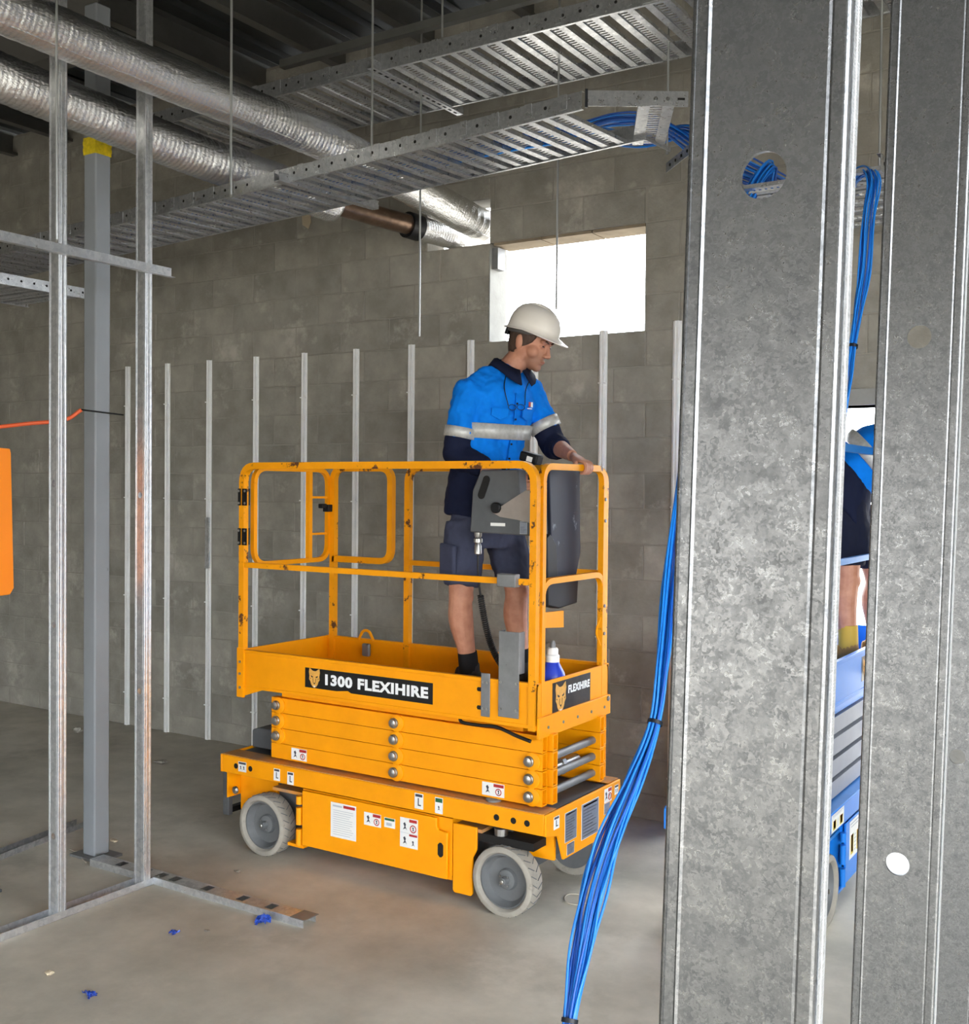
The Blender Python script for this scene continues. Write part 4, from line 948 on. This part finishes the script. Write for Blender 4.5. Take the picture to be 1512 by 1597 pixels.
# document box and scuffed dark plate on the right end rail (inside)
xe = LO.x+.80
def pe(x, y, xx=xe): return at_x(x, y, xx)-LO
q = [pe(857, 724), pe(905, 734), pe(906, 862), pe(898, 905), pe(862, 905)]
M['scuffed'] = mat('scuffed_plate', rgb(32, 37, 52), .5, var=.15, vscale=6, spots=(rgb(110, 118, 128), 9, .62, .06), spec=.25)
LB('scuffed_back_plate', MB().prism([(p.y, p.z) for p in q], (q[0].x, 0, 0), Y, Z, -X, .02), 'scuffed', bevel=.004)
q = [pe(850, 838), pe(856, 832), pe(866, 850), pe(868, 905), pe(900, 900), pe(898, 940), pe(870, 949), pe(852, 945)]
LB('document_box', MB().prism([(p.y, p.z) for p in q], (q[0].x+.01, 0, 0), Y, Z, -X, .05), 'black', bevel=.006)
q = [pe(826, 957), pe(876, 952), pe(876, 978), pe(826, 980)]
LB('box_support', MB().prism([(p.y, p.z) for p in q], (q[0].x+.0, 0, 0), Y, Z, X, .012), 'yellow')
# spray bottle on the platform
c = at_y(862, 1045, 4.30); c.z = .876
e = root('spray_bottle', 'blue plastic bottle with white nozzle standing in the lift platform corner', 'bottle', c, local=True); e.scale = (1.2, 1.2, 1.40)
MB().lathe([(.001, 0), (.046, 0), (.05, .006), (.05, .095), (.046, .11), (.030, .135), (.022, .15), (.001, .15)], V((0, 0, 0)), Z, 28).build('body', mat('bottle_blue', rgb(40, 66, 190), .35), e, smooth=True)
MB().lathe([(.026, .145), (.026, .165), (.021, .17), (.021, .185), (.017, .19), (.001, .19)], V((0, 0, 0)), Z, 24).build('collar', 'white', e, smooth=True)
MB().lathe([(.011, .185), (.010, .205), (.006, .212), (.001, .213)], V((0, 0, 0)), Z, 16).build('nozzle', 'mid_grey', e, smooth=True)
# ================================================================= people
def skin_mat(name, jaw=None):
    m = D.materials.new(name); m.use_nodes = True; nt = m.node_tree; N = nt.nodes; L = nt.links; b = N['Principled BSDF']
    tc = N.new('ShaderNodeTexCoord'); n = N.new('ShaderNodeTexNoise'); n.inputs['Scale'].default_value = 22; n.inputs['Detail'].default_value = 5; L.new(tc.outputs['Object'], n.inputs['Vector'])
    cr = N.new('ShaderNodeValToRGB'); L.new(n.outputs[0], cr.inputs[0]); cr.color_ramp.elements[0].position = .3; cr.color_ramp.elements[1].position = .7
    cr.color_ramp.elements[0].color = rgb(176, 118, 92); cr.color_ramp.elements[1].color = rgb(198, 142, 114); out = cr.outputs[0]
    if jaw is not None:   # stubble
        vm = N.new('ShaderNodeVectorMath'); vm.operation = 'DISTANCE'; L.new(tc.outputs['Object'], vm.inputs[0]); vm.inputs[1].default_value = tuple(jaw)
        mr = N.new('ShaderNodeMapRange'); L.new(vm.outputs['Value'], mr.inputs[0]); mr.inputs[1].default_value = .05; mr.inputs[2].default_value = .085; mr.inputs[3].default_value = .5; mr.inputs[4].default_value = 0
        mx = N.new('ShaderNodeMix'); mx.data_type = 'RGBA'; L.new(mr.outputs[0], mx.inputs[0]); L.new(out, mx.inputs[6]); mx.inputs[7].default_value = rgb(104, 78, 64); out = mx.outputs[2]
    L.new(out, b.inputs['Base Color']); b.inputs['Roughness'].default_value = .55; b.inputs['Subsurface Weight'].default_value = 0.
    return m
def cloth_mat(name, c, var=.08):
    return mat(name, c, .85, var=var, vscale=9, bump=.35, bscale=26, bdist=.006, spec=.2)
M['shirt_blue'] = cloth_mat('shirt_blue', rgb(0, 122, 226)); M['navy'] = cloth_mat('navy_cloth', rgb(22, 28, 52)); M['shorts'] = cloth_mat('shorts_cloth', rgb(66, 70, 90), .14); M['shorts_dark'] = cloth_mat('shorts_dark', rgb(24, 28, 46))
M['reflective'] = mat('reflective_tape', rgb(204, 204, 200), .45, metal=.2, col2=rgb(168, 166, 160), vscale=28)
M['sock'] = cloth_mat('sock', rgb(30, 30, 32)); M['boot'] = mat('boot', rgb(34, 32, 32), .6); M['boot_tan'] = mat('boot_tan', rgb(160, 120, 62), .7, var=.12, vscale=12); M['boot_top'] = mat('boot_cuff', rgb(196, 160, 60), .7)
M['helmet'] = mat('helmet_shell', rgb(232, 224, 212), .38, var=.03, vscale=6); M['harness'] = mat('helmet_harness', rgb(88, 86, 84), .6); M['hair'] = mat('hair', rgb(74, 54, 42), .7, var=.25, vscale=70, bump=.5, bscale=160, stretch=(1, 1, .3)); M['eye'] = mat('eye', rgb(50, 38, 32), .2); M['brow'] = mat('brow', rgb(80, 56, 42), .8); M['lip'] = mat('lip', rgb(160, 96, 82), .5)
def remesh(o, vs, sm=4, disp=0., dscale=.12):
    r = o.modifiers.new('remesh', 'REMESH'); r.mode = 'VOXEL'; r.voxel_size = vs; r.use_smooth_shade = True
    s = o.modifiers.new('smooth', 'SMOOTH'); s.iterations = sm; s.factor = .5
    if disp:
        t = D.textures.new('folds', 'CLOUDS'); t.noise_scale = dscale; t.noise_depth = 2
        d = o.modifiers.new('folds', 'DISPLACE'); d.texture = t; d.strength = disp; d.mid_level = .5; d.texture_coords = 'LOCAL'
    return o
def limb(mb, pts, rad, n=16, sub=5, ax=None, flat=1.):
    P = catmull(pts, sub); Rr = [q.x for q in catmull([V((r, 0, 0)) for r in rad], sub)]
    return mb.tube(P, Rr, n)
def ering(c, a, b, la, fw, n=28, sq=2.3):
    out = []
    for i in range(n):
        t = 2*math.pi*i/n; ct, st = math.cos(t), math.sin(t)
        out.append(c + la*(a*math.copysign(abs(ct)**(2/sq), ct)) + fw*(b*math.copysign(abs(st)**(2/sq), st)))
    return out
def dirs(a_deg, tilt=0., lean=0.):
    """facing angle from the camera (0 = to the camera, 90 = image right); forward tilt down"""
    a = math.radians(a_deg); R0 = V((math.cos(YAW), -math.sin(YAW), 0)); F0 = V((math.sin(YAW), math.cos(YAW), 0))
    fw = R0*math.sin(a) - F0*math.cos(a); la = R0*math.cos(a) + F0*math.sin(a)      # la = the person's left
    t = math.radians(tilt); up = Z*math.cos(t)+fw*math.sin(t); fw2 = fw*math.cos(t)-Z*math.sin(t)
    return fw2, la, up
def head_mesh(mb, c, fw, la, up, s=1.):
    A = (la, fw, up); q = lambda l, f, u_: c + la*(l*s)+fw*(f*s)+up*(u_*s); E = lambda l, f, u_, rl, rf, ru, n1=20, n2=14: mb.ell(q(l, f, u_), A, (rl*s, rf*s, ru*s), n1, n2)
    E(0, -.008, .035, .076, .096, .092); E(0, .010, -.020, .066, .080, .085); E(0, .036, -.066, .050, .050, .046); E(0, .066, -.092, .024, .022, .020)
    for g in (-1, 1):
        E(g*.045, .046, -.028, .024, .030, .030); E(g*.056, -.002, -.055, .016, .035, .035); E(g*.030, .078, .026, .026, .014, .010)
        # ear
        E(g*.076, -.012, -.008, .010, .020, .033, 12, 10); E(g*.082, -.018, .004, .007, .015, .022, 12, 10)
        E(g*.031, .076, .004, .015, .010, .009)
        E(g*.014, .098, -.034, .010, .012, .009)
    # nose
    mb.loft([[q(x*k, f+x2, u_) for x, x2 in ((-.011, 0), (0, .012), (.011, 0), (0, -.02))] for k, f, u_ in ((.8, .082, .022), (.9, .090, .004), (1.15, .100, -.016), (1.5, .104, -.031), (1.2, .088, -.042))])
    E(0, .106, -.029, .012, .012, .011)
    E(0, .084, -.058, .022, .012, .006); E(0, .082, -.069, .020, .012, .007)
    E(0, .080, .060, .05, .014, .03)
def hand_grip(mb, c, axis, up, out, wrist, rr=.026, n=4, flip=1, a0=105, a1=-95):
    """four fingers curled round a bar through c (direction axis) with thumb; back of the hand runs to the wrist"""
    th = lambda d: (out*math.cos(math.radians(d))+up*math.sin(math.radians(d)))
    kn = []
    for i in range(n):
        off = axis*((i-1.5)*.0195); L_ = (.92, 1.05, 1., .85)[i]; pts = []
        for k in range(7): d = a0+(a1*L_-a0)*k/6; pts.append(c+off+th(d)*rr*(1.0 if k else 1.12))
        mb.tube(catmull(pts, 3), [.0098-.0022*k/18 for k in range(19)], 10); mb.ell(pts[-1], (axis, out, up), (.0078, .0078, .0078), 10, 8)
        mb.ell(pts[2], (axis, out, up), (.0104, .0104, .0104), 10, 8); kn.append(pts[0])
    ctr = (kn[1]+kn[2])/2; bw = (wrist-ctr).normalized()
    rings = []; nrm = axis.cross(bw).normalized()
    for t, wd, tk in ((-.05, .034, .012), (.15, .040, .015), (.5, .040, .017), (.8, .033, .018), (1., .028, .020)):
        rings.append(ering(ctr.lerp(wrist, t), wd, tk, axis, nrm, 16, 2.2))
    mb.loft(rings)
    tb = ctr.lerp(wrist, .55)+axis*(flip*.030); tpts = [tb, tb.lerp(c, .55)+axis*(flip*.022)-out*.008, c+axis*(flip*.036)+th(150)*.030, c+axis*(flip*.030)+th(215)*.029]
    mb.tube(catmull(tpts, 4), [.0125]*4+[.0115]*4+[.0105]*4+[.009], 10)
def person(label, base, J, skin, cfg):
    """J: joints in world space; base: standing point"""
    e = root('person', label, 'person', base)
    fw, la, up = cfg['torso']; hf, hl, hu = cfg['head']
    b = MB()
    # skin body: legs, arms, neck, head, inner torso -- one continuous surface after remeshing
    for s_ in 'rl':
        limb(b, [J['hip_'+s_], J['hip_'+s_].lerp(J['knee_'+s_], .55), J['knee_'+s_], J['knee_'+s_].lerp(J['ank_'+s_], .30)-cfg['leg_fw']*.014, J['knee_'+s_].lerp(J['ank_'+s_], .65)-cfg['leg_fw']*.004, J['ank_'+s_]], [.080, .072, .056, .059, .044, .036])
        b.ell(J['knee_'+s_]+cfg['leg_fw']*.022, (X, Y, Z), (.042, .042, .05))
        b.tube([J['ank_'+s_]-cfg['leg_fw']*.03-Z*.03, J['ank_'+s_]+cfg['leg_fw']*.05-Z*.045, J['ank_'+s_]+cfg['leg_fw']*.13-Z*.055], [.038, .036, .026], 12)
        limb(b, [J['sho_'+s_], J['sho_'+s_].lerp(J['elb_'+s_], .5), J['elb_'+s_], J['elb_'+s_].lerp(J['wri_'+s_], .3), J['elb_'+s_].lerp(J['wri_'+s_], .7), J['wri_'+s_]], [.056, .050, .042, .043, .034, .027])
    T = cfg['rings']
    b.loft([ering(c, a*.86, d*.86, la, fw) for c, a, d in T])
    limb(b, [T[-1][0]-Z*.06, J['neck'], J['head']-hu*.05-hf*.012], [.066, .061, .060])
    head_mesh(b, J['head'], hf, hl, hu, cfg.get('hs', 1.))
    for g in cfg['grips']: hand_grip(b, *g[0], **g[1])
    body = b.build('body', skin, e, fix=False); remesh(body, .0042, 3)
    # shirt: torso + upper sleeves
    m = MB(); m.loft([ering(c, a, d, la, fw) for c, a, d in T])
    for s_ in 'rl': limb(m, [J['sho_'+s_]-(la if s_ == 'l' else -la)*.035+Z*.006, J['sho_'+s_]+Z*.004, J['sho_'+s_].lerp(J['elb_'+s_], .5), J['sho_'+s_].lerp(J['elb_'+s_], cfg['cut'])], [.074, .072, .068, .068])
    o = m.build('shirt', cfg['shirt'], e, fix=False); remesh(o, .007, 18, cfg.get('sdisp', .040), .075)
    # lower sleeves
    for s_ in 'rl':
        p0 = J['sho_'+s_].lerp(J['elb_'+s_], cfg['cut']-.06); en = J['elb_'+s_].lerp(J['wri_'+s_], cfg['cuff_'+s_])
        m = MB(); limb(m, [p0, J['elb_'+s_]-Z*.004, J['elb_'+s_].lerp(en, .5), en], [.068, .064, .060, .050]); o = m.build('lower_sleeve', cfg['low'], e, fix=False); remesh(o, .008, 4, .016, .06)
        d = (J['elb_'+s_]-J['sho_'+s_]); c0 = J['sho_'+s_]+d*(cfg['cut']-.17); c1 = J['sho_'+s_]+d*(cfg['cut']+.01)
        m = MB(); m.tube([c0, c0.lerp(c1, .02), c0.lerp(c1, .5), c0.lerp(c1, .98), c1], [.070, .079, .079, .078, .069], 24); m.build('sleeve_band', 'reflective', e, smooth=2)
    # shirt tail + torso band
    m = MB(); m.loft([ering(c, a, d, la, fw) for c, a, d in cfg['tail']]); o = m.build('shirt_tail', cfg['low'], e, fix=False); remesh(o, .008, 5, cfg.get('tdisp', .026), .10)
    m = MB(); m.loft([ering(c, a, d, la, fw, 40) for c, a, d in cfg['band']]); m.build('chest_band', 'reflective', e, smooth=2)
    # shorts
    m = MB(); m.loft([ering(c, a, d, la, fw) for c, a, d in cfg['hips']])
    for s_ in 'rl':
        hm = J['hip_'+s_].lerp(J['knee_'+s_], cfg['hem']); limb(m, [J['hip_'+s_], J['hip_'+s_].lerp(hm, .5), hm], [.100, .096, .084])
    o = m.build('shorts', cfg['shorts'], e, fix=False); remesh(o, .008, 4, .026, .09)
    for s_ in 'rl':
        k = J['knee_'+s_]; a = J['ank_'+s_]; lf = cfg['leg_fw']
        m = MB(); limb(m, [k.lerp(a, cfg['sock']), k.lerp(a, cfg['sock']+.1), a-Z*.02], [.046, .047, .048]); m.build('sock', cfg['sockmat'], e, smooth=2)
        m = MB(); gz = a.z-.10+.0; f0 = V((a.x, a.y, 0)); sdv = lf.cross(Z)
        def fr(f_, hw, z0, z1): c = f0+lf*f_+Z*((z0+z1)/2); return ering(c, hw, (z1-z0)/2, sdv, Z, 18, 2.8)
        zs = cfg['floor']
        m.loft([fr(-.075, .026, zs+.004, zs+.05), fr(-.065, .036, zs, zs+.13), fr(-.02, .040, zs, zs+.135), fr(.03, .042, zs, zs+.12), fr(.09, .048, zs, zs+.085), fr(.15, .047, zs, zs+.068), fr(.19, .036, zs, zs+.055), fr(.205, .018, zs+.006, zs+.04)])
        limb(m, [a+Z*.05, a+Z*.0, a-Z*.04], [.046, .05, .052]); o = m.build('boot', cfg['boot'], e, fix=False); remesh(o, .006, 4)
    return e
# ---------------------------------------------------------------- the worker on the yellow lift
D0 = 5.25; ZF = .877
fw1, la1, up1 = dirs(40, 5); hf1, hl1, hu1 = dirs(60, 21)
pd = lambda x, y, o=0.: at_d(x, y, D0+o)
J1 = dict(hip_r=pd(728, 815, -.06), hip_l=pd(785, 815, .06), knee_r=pd(719, 930, -.10), knee_l=pd(806, 922, .02), ank_r=pd(733, 1044, -.06), ank_l=pd(814, 1044, .02),
          sho_r=pd(730, 617, -.12), sho_l=pd(824, 611, .12), elb_r=pd(713, 708, -.12), elb_l=pd(864, 693, .10), wri_r=pd(795, 750, -.27), wri_l=pd(893, 711, -.14), neck=pd(795, 577), head=pd(828, 535))
for s_ in 'rl': J1['ank_'+s_].z = ZF+.10
c_l = at_x(911, 727, LO.x+.883); c_l.z = .80+1.15-.004
c_r = pd(818, 752, -.30)
ring = lambda x, y, a, d, o=0.: (pd(x, y, o), a, d)
rg = [ring(758, 770, .165, .125), ring(760, 735, .168, .128), ring(766, 690, .175, .130), ring(772, 650, .188, .134), ring(776, 622, .196, .128), ring(778, 603, .190, .112), ring(781, 590, .165, .096), ring(785, 579, .118, .084), ring(790, 571, .070, .066)]
cfg1 = dict(torso=(fw1, la1, up1), head=(hf1, hl1, hu1), leg_fw=V((hf1.x, hf1.y, 0)).normalized(), rings=rg, cut=.72, cuff_r=.55, cuff_l=.42, shirt='shirt_blue', low='navy', shorts='shorts', hem=.86, sock=.72, sockmat='sock', boot='boot', floor=ZF, hs=1.07,
            tail=[ring(752, 803, .186, .150), ring(754, 770, .184, .146), ring(757, 740, .178, .140), ring(758, 722, .172, .133)],
            band=[ring(768.5, 683.5, .172, .128), ring(768.5, 683, .190, .147), ring(771.5, 660.5, .198, .150), ring(771.5, 660, .178, .130)],
            hips=[ring(757, 850, .160, .125), ring(757, 815, .176, .138), ring(757, 785, .172, .132), ring(758, 760, .160, .12)],
            grips=[((c_l, Y, Z, X, J1['wri_l']), dict(flip=-1, rr=.027)), ((c_r, Z, V((-FW.x, -FW.y, 0)).normalized(), V((RT.x, RT.y, 0)).normalized(), J1['wri_r']), dict(flip=1, rr=.024, a0=200, a1=-20))])
hd = J1['head']
base1 = V(((J1['ank_r'].x+J1['ank_l'].x)/2, (J1['ank_r'].y+J1['ank_l'].y)/2, ZF))
sk1 = skin_mat('skin_stubble', hd+hf1*.05-hu1*.075-base1)
w1 = person('man in blue and navy hi-vis work shirt and white helmet gripping the yellow railing', base1, J1, sk1, cfg1)
def hd_p(l, f, u_): return hd+(hl1*l+hf1*f+hu1*u_)*1.07
# hair: shell on the back and sides below the helmet
m = MB(); rings = []
for k, (u_, sc, f0) in enumerate(((.055, 1.0, .062), (.03, 1.03, .058), (.008, 1.03, .046), (-.012, 1.0, .022), (-.035, .95, -.012), (-.058, .86, -.035), (-.075, .74, -.045))):
    r_ = []
    for i in range(24):
        t = math.pi*(-.02+1.04*i/23); l = math.cos(t)*.0800*sc; f = -math.sin(t)*.094*sc; f = f + (f0 if (i < 1 or i > 22) else (f0*.4 if (i < 2 or i > 21) else 0)) - .010; r_.append(hd_p(l, f, u_))
    for i in range(23, -1, -1):
        t = math.pi*(-.02+1.04*i/23); l = math.cos(t)*.062*sc; f = -math.sin(t)*.076*sc; f = f + (f0 if (i < 1 or i > 22) else (f0*.4 if (i < 2 or i > 21) else 0)) - .010; r_.append(hd_p(l, f, u_))
    rings.append(r_)
m.loft(list(reversed(rings))); o = m.build('hair', 'hair', w1, smooth=2)
# helmet: dome, brim, ridge
m = MB(); prof = []; NS = 40
def helm(rl, rf, u_, fwd=0., brim=0.):
    r_ = []
    for i in range(NS):
        t = 2*math.pi*i/NS; ct, st = math.cos(t), math.sin(t); bx = max(0, st)**1.5*brim; drop = -.012*max(0, st)**2*(1 if brim else 0)
        r_.append(hd_p(ct*(rl), fwd+st*rf+bx, u_+drop-(.016*max(0, -st) if u_ < .075 else 0)))
    return r_
H_ = [(.112, .138, .048, -.006, .045), (.108, .132, .050, -.006, .040), (.100, .124, .058, -.006, 0), (.099, .122, .078, -.006, 0), (.094, .116, .104, -.007, 0), (.083, .103, .130, -.008, 0), (.066, .083, .150, -.010, 0), (.042, .055, .163, -.012, 0), (.016, .02, .168, -.012, 0)]
outer = [helm(*h) for h in H_]; inner = [helm(h[0]-.005, h[1]-.005, h[2]-.003, h[3], h[4]) for h in H_]
m.loft(list(reversed(inner))+outer); hl = m.build('hard_hat', 'helmet', w1, smooth=2)
m = MB()
for off in (-.022, 0, .022):
    m.tube([hd_p(off*(1-.2*k/8), -.01+.118*math.cos(math.pi*(.12+.76*k/8)), .065+.104*math.sin(math.pi*(.12+.76*k/8))) for k in range(9)], .0055 if off else .008, 8)
m.build('helmet_ridge', 'helmet', hl, smooth=2)
m = MB(); m.tube([hd_p(math.cos(t)*.083, -.012+math.sin(t)*.103, .040+.012*math.sin(t)) for t in [2*math.pi*i/28 for i in range(28)]], .011, 8, closed=True); m.build('harness_band', 'harness', hl, smooth=2)
m = MB(); m.obox(hd_p(0, -.118, .018), hl1, hf1, hu1, .035, .010, .018); m.build('harness_knob', 'black', hl, bevel=.006)
# face details
for g in (-1, 1):
    m = MB(); m.ell(hd_p(g*.031, .0835, .005), (hl1, hf1, hu1), (.0115, .004, .0036), 12, 8); m.build('eye', 'eye', w1, smooth=2)
    m = MB(); m.tube([hd_p(g*.014, .095, .024), hd_p(g*.032, .092, .030), hd_p(g*.050, .078, .025)], [.003, .0042, .002], 8); m.build('eyebrow', 'brow', w1, smooth=2)
m = MB(); m.tube([hd_p(-.020, .088, -.064), hd_p(0, .0965, -.063), hd_p(.020, .088, -.064)], [.0015, .0028, .0015], 8); m.build('mouth_line', 'lip', w1, smooth=2)
# collar: two wings round the neck, shirt placket, pocket flaps, buttons
nb = J1['neck']
m = MB()
for g in (-1, 1):
    r0 = [nb+la1*(g*math.sin(t)*.073)+fw1*(math.cos(t)*.074+.008)+Z*(.046-.050*max(0, math.cos(t))) for t in [math.pi*(.04+.96*i/10) for i in range(11)]]
    r1 = [nb+la1*(g*math.sin(t)*.105+g*.012*max(0, math.cos(t)))+fw1*(math.cos(t)*.112+.012)+Z*(.004-.080*max(0, math.cos(t))**1.5) for t in [math.pi*(.06+.94*i/10) for i in range(11)]]
    m.add(r0+r1, [(i, i+1, 12+i, 11+i) for i in range(10)])
o = m.build('collar', 'navy', w1, smooth=2); s2 = o.modifiers.new('t', 'SOLIDIFY'); s2.thickness = .008; s2.offset = 1
def chest(l, x, y, extra=.004):   # point on the front of the torso at lateral l, level of photo row y
    best = None
    for (c, a, d), (c2, a2, d2) in zip(rg[:-1], rg[1:]):
        zz = pd(x, y).z
        if c.z <= zz <= c2.z: f = (zz-c.z)/(c2.z-c.z); cc = c.lerp(c2, f); A = a+(a2-a)*f; Dd = d+(d2-d)*f; best = cc+la1*l+fw1*(Dd*max(.0, 1-abs(l/A)**2.3)**(1/2.3)+extra+.006)
    return best
m = MB(); pl = [chest(.0, 790, y) for y in range(612, 735, 10)]; m.tube(pl, .0035, 8); m.build('placket', 'shirt_blue', w1, smooth=2)
for y in (628, 652, 690, 712):
    p = chest(0, 790, y, .011); MB().lathe([(.005, 0), (.005, .003)], p, fw1, 10).build('button', 'navy', w1)
for g in (-1, 1):
    a_, b_ = chest(g*.045, 790, 637, .006), chest(g*.125, 790, 637, .004); c_, d_ = chest(g*.125, 790, 648, .006), chest(g*.045, 790, 648, .008); k_ = chest(g*.085, 790, 654, .008)
    m = MB(); m.add([a_, b_, c_, k_, d_], [(0, 1, 2, 3, 4)]); o = m.build('pocket_flap', 'shirt_blue', w1); s2 = o.modifiers.new('t', 'SOLIDIFY'); s2.thickness = .006; s2.offset = 0
# chest logo (red and white letters)
p = chest(.085, 790, 628, .010); un = (la1-fw1*.35).normalized()
lg = MB(); lg.obox(p, un, Z, un.cross(Z), .003, .012, .001); lg.obox(p+un*.010, un, Z, un.cross(Z), .003, .012, .001); lg.m = 1; lg.obox(p+un*.026, un, Z, un.cross(Z), .008, .012, .001); lg.obox(p+un*.005-Z*.019, un, Z, un.cross(Z), .022, .002, .001); lg.build('chest_logo', ['red', 'white'], w1)
# glasses on a neck cord
m = MB(); g0 = chest(-.055, 790, 632, .016); g1 = chest(.045, 790, 630, .018); m.tube(catmull([nb-la1*.075+fw1*.06-Z*.03, chest(-.075, 790, 606, .016), g0], 6), .0022, 6); m.tube(catmull([nb+la1*.06+fw1*.08-Z*.04, chest(.055, 790, 606, .016), g1], 6), .0022, 6)
for c in (g0.lerp(g1, .24), g0.lerp(g1, .76)): m.tube([c+la1*(.024*math.cos(t*.5236))+Z*(-.008+.013*math.sin(t*.5236)) for t in range(12)], .0016, 6, closed=True)
m.build('neck_glasses', 'black', w1, smooth=2)
# cargo pocket on the shorts
kp = J1['hip_r'].lerp(J1['knee_r'], .5); o = MB().obox(kp-la1*.092, fw1, Z, la1, .055, .075, .012).build('cargo_pocket', 'shorts', w1); remesh(o, .008, 4)

# ---------------------------------------------------------------- the worker on the blue lift, bent over
D2 = 5.45; fw2, la2, up2 = dirs(75, 50); pe2 = lambda x, y, o=0.: at_d(x, y, D2+o)
f2f = V((fw2.x, fw2.y, 0)).normalized(); hf2, hl2, hu2 = dirs(80, 40)
ZF2 = .967
J2 = dict(hip_r=pe2(1318, 790, -.07), hip_l=pe2(1345, 790, .10), knee_r=pe2(1322, 905, -.09), knee_l=pe2(1368, 905, .10), ank_r=pe2(1324, 1010, -.09), ank_l=pe2(1366, 1010, .10),
          sho_r=pe2(1412, 692, -.16), sho_l=pe2(1425, 690, .17), elb_r=pe2(1435, 775, -.20), elb_l=pe2(1455, 770, .2), wri_r=pe2(1490, 800, -.12), wri_l=pe2(1500, 790, .14), neck=pe2(1440, 680), head=pe2(1470, 672))
for s_ in 'rl': J2['ank_'+s_].z = ZF2+.10
r2 = lambda x, y, a, d, o=0.: (pe2(x, y, o), a, d)
rg2 = [r2(1326, 760, .17, .13), r2(1336, 732, .172, .13), r2(1352, 712, .18, .132), r2(1372, 698, .19, .134), r2(1395, 690, .195, .126), r2(1412, 686, .185, .105), r2(1425, 684, .13, .088), r2(1436, 682, .078, .07)]
c2r, c2l = pe2(1515, 800, -.12), pe2(1525, 790, .14)
cfg2 = dict(torso=(fw2, la2, up2), head=(hf2, hl2, hu2), leg_fw=f2f, rings=rg2, cut=.72, cuff_r=.8, cuff_l=.8, shirt='shirt_blue', low='navy', shorts='shorts_dark', hem=.80, sock=.62, sockmat='boot_top', boot='boot_tan', floor=ZF2, tdisp=.01, sdisp=.012,
            tail=[r2(1318, 800, .185, .15), r2(1322, 775, .182, .148), r2(1328, 752, .18, .142), r2(1333, 738, .174, .132)],
            band=[r2(1345, 720, .176, .130), r2(1345.5, 719.5, .194, .150), r2(1361, 706, .204, .154), r2(1361.5, 705.5, .184, .133)],
            hips=[r2(1330, 840, .165, .135), r2(1330, 805, .178, .142), r2(1329, 780, .174, .136), r2(1330, 755, .16, .12)],
            grips=[((c2r, Z, f2f, la2, J2['wri_r']), dict(flip=1)), ((c2l, Z, f2f, la2, J2['wri_l']), dict(flip=-1))])
base2 = V(((J2['ank_r'].x+J2['ank_l'].x)/2, (J2['ank_r'].y+J2['ank_l'].y)/2, ZF2))
w2 = person('man in blue shirt, dark shorts and tan boots bending over on the blue lift', base2, J2, skin_mat('skin_plain'), cfg2)
h2 = J2['head']; m = MB(); m.ell(h2+hu2*.05-hf2*.006, (hl2, hf2, hu2), (.098, .122, .105), 28, 16); m.build('hard_hat', 'helmet', w2, smooth=2)
for i in range(2):
    c = rg2[4][0]; m = MB(); o_ = rg2[5-i*1]
    m.loft([ering(o_[0]+(rg2[6][0]-rg2[4][0])*t, o_[1]*k, o_[2]*k, la2, fw2, 32) for t, k in ((-.45, 1.0), (-.44, 1.07), (-.10, 1.07), (-.09, 1.0))]); m.build('shoulder_band', 'reflective', w2, smooth=2)
    break
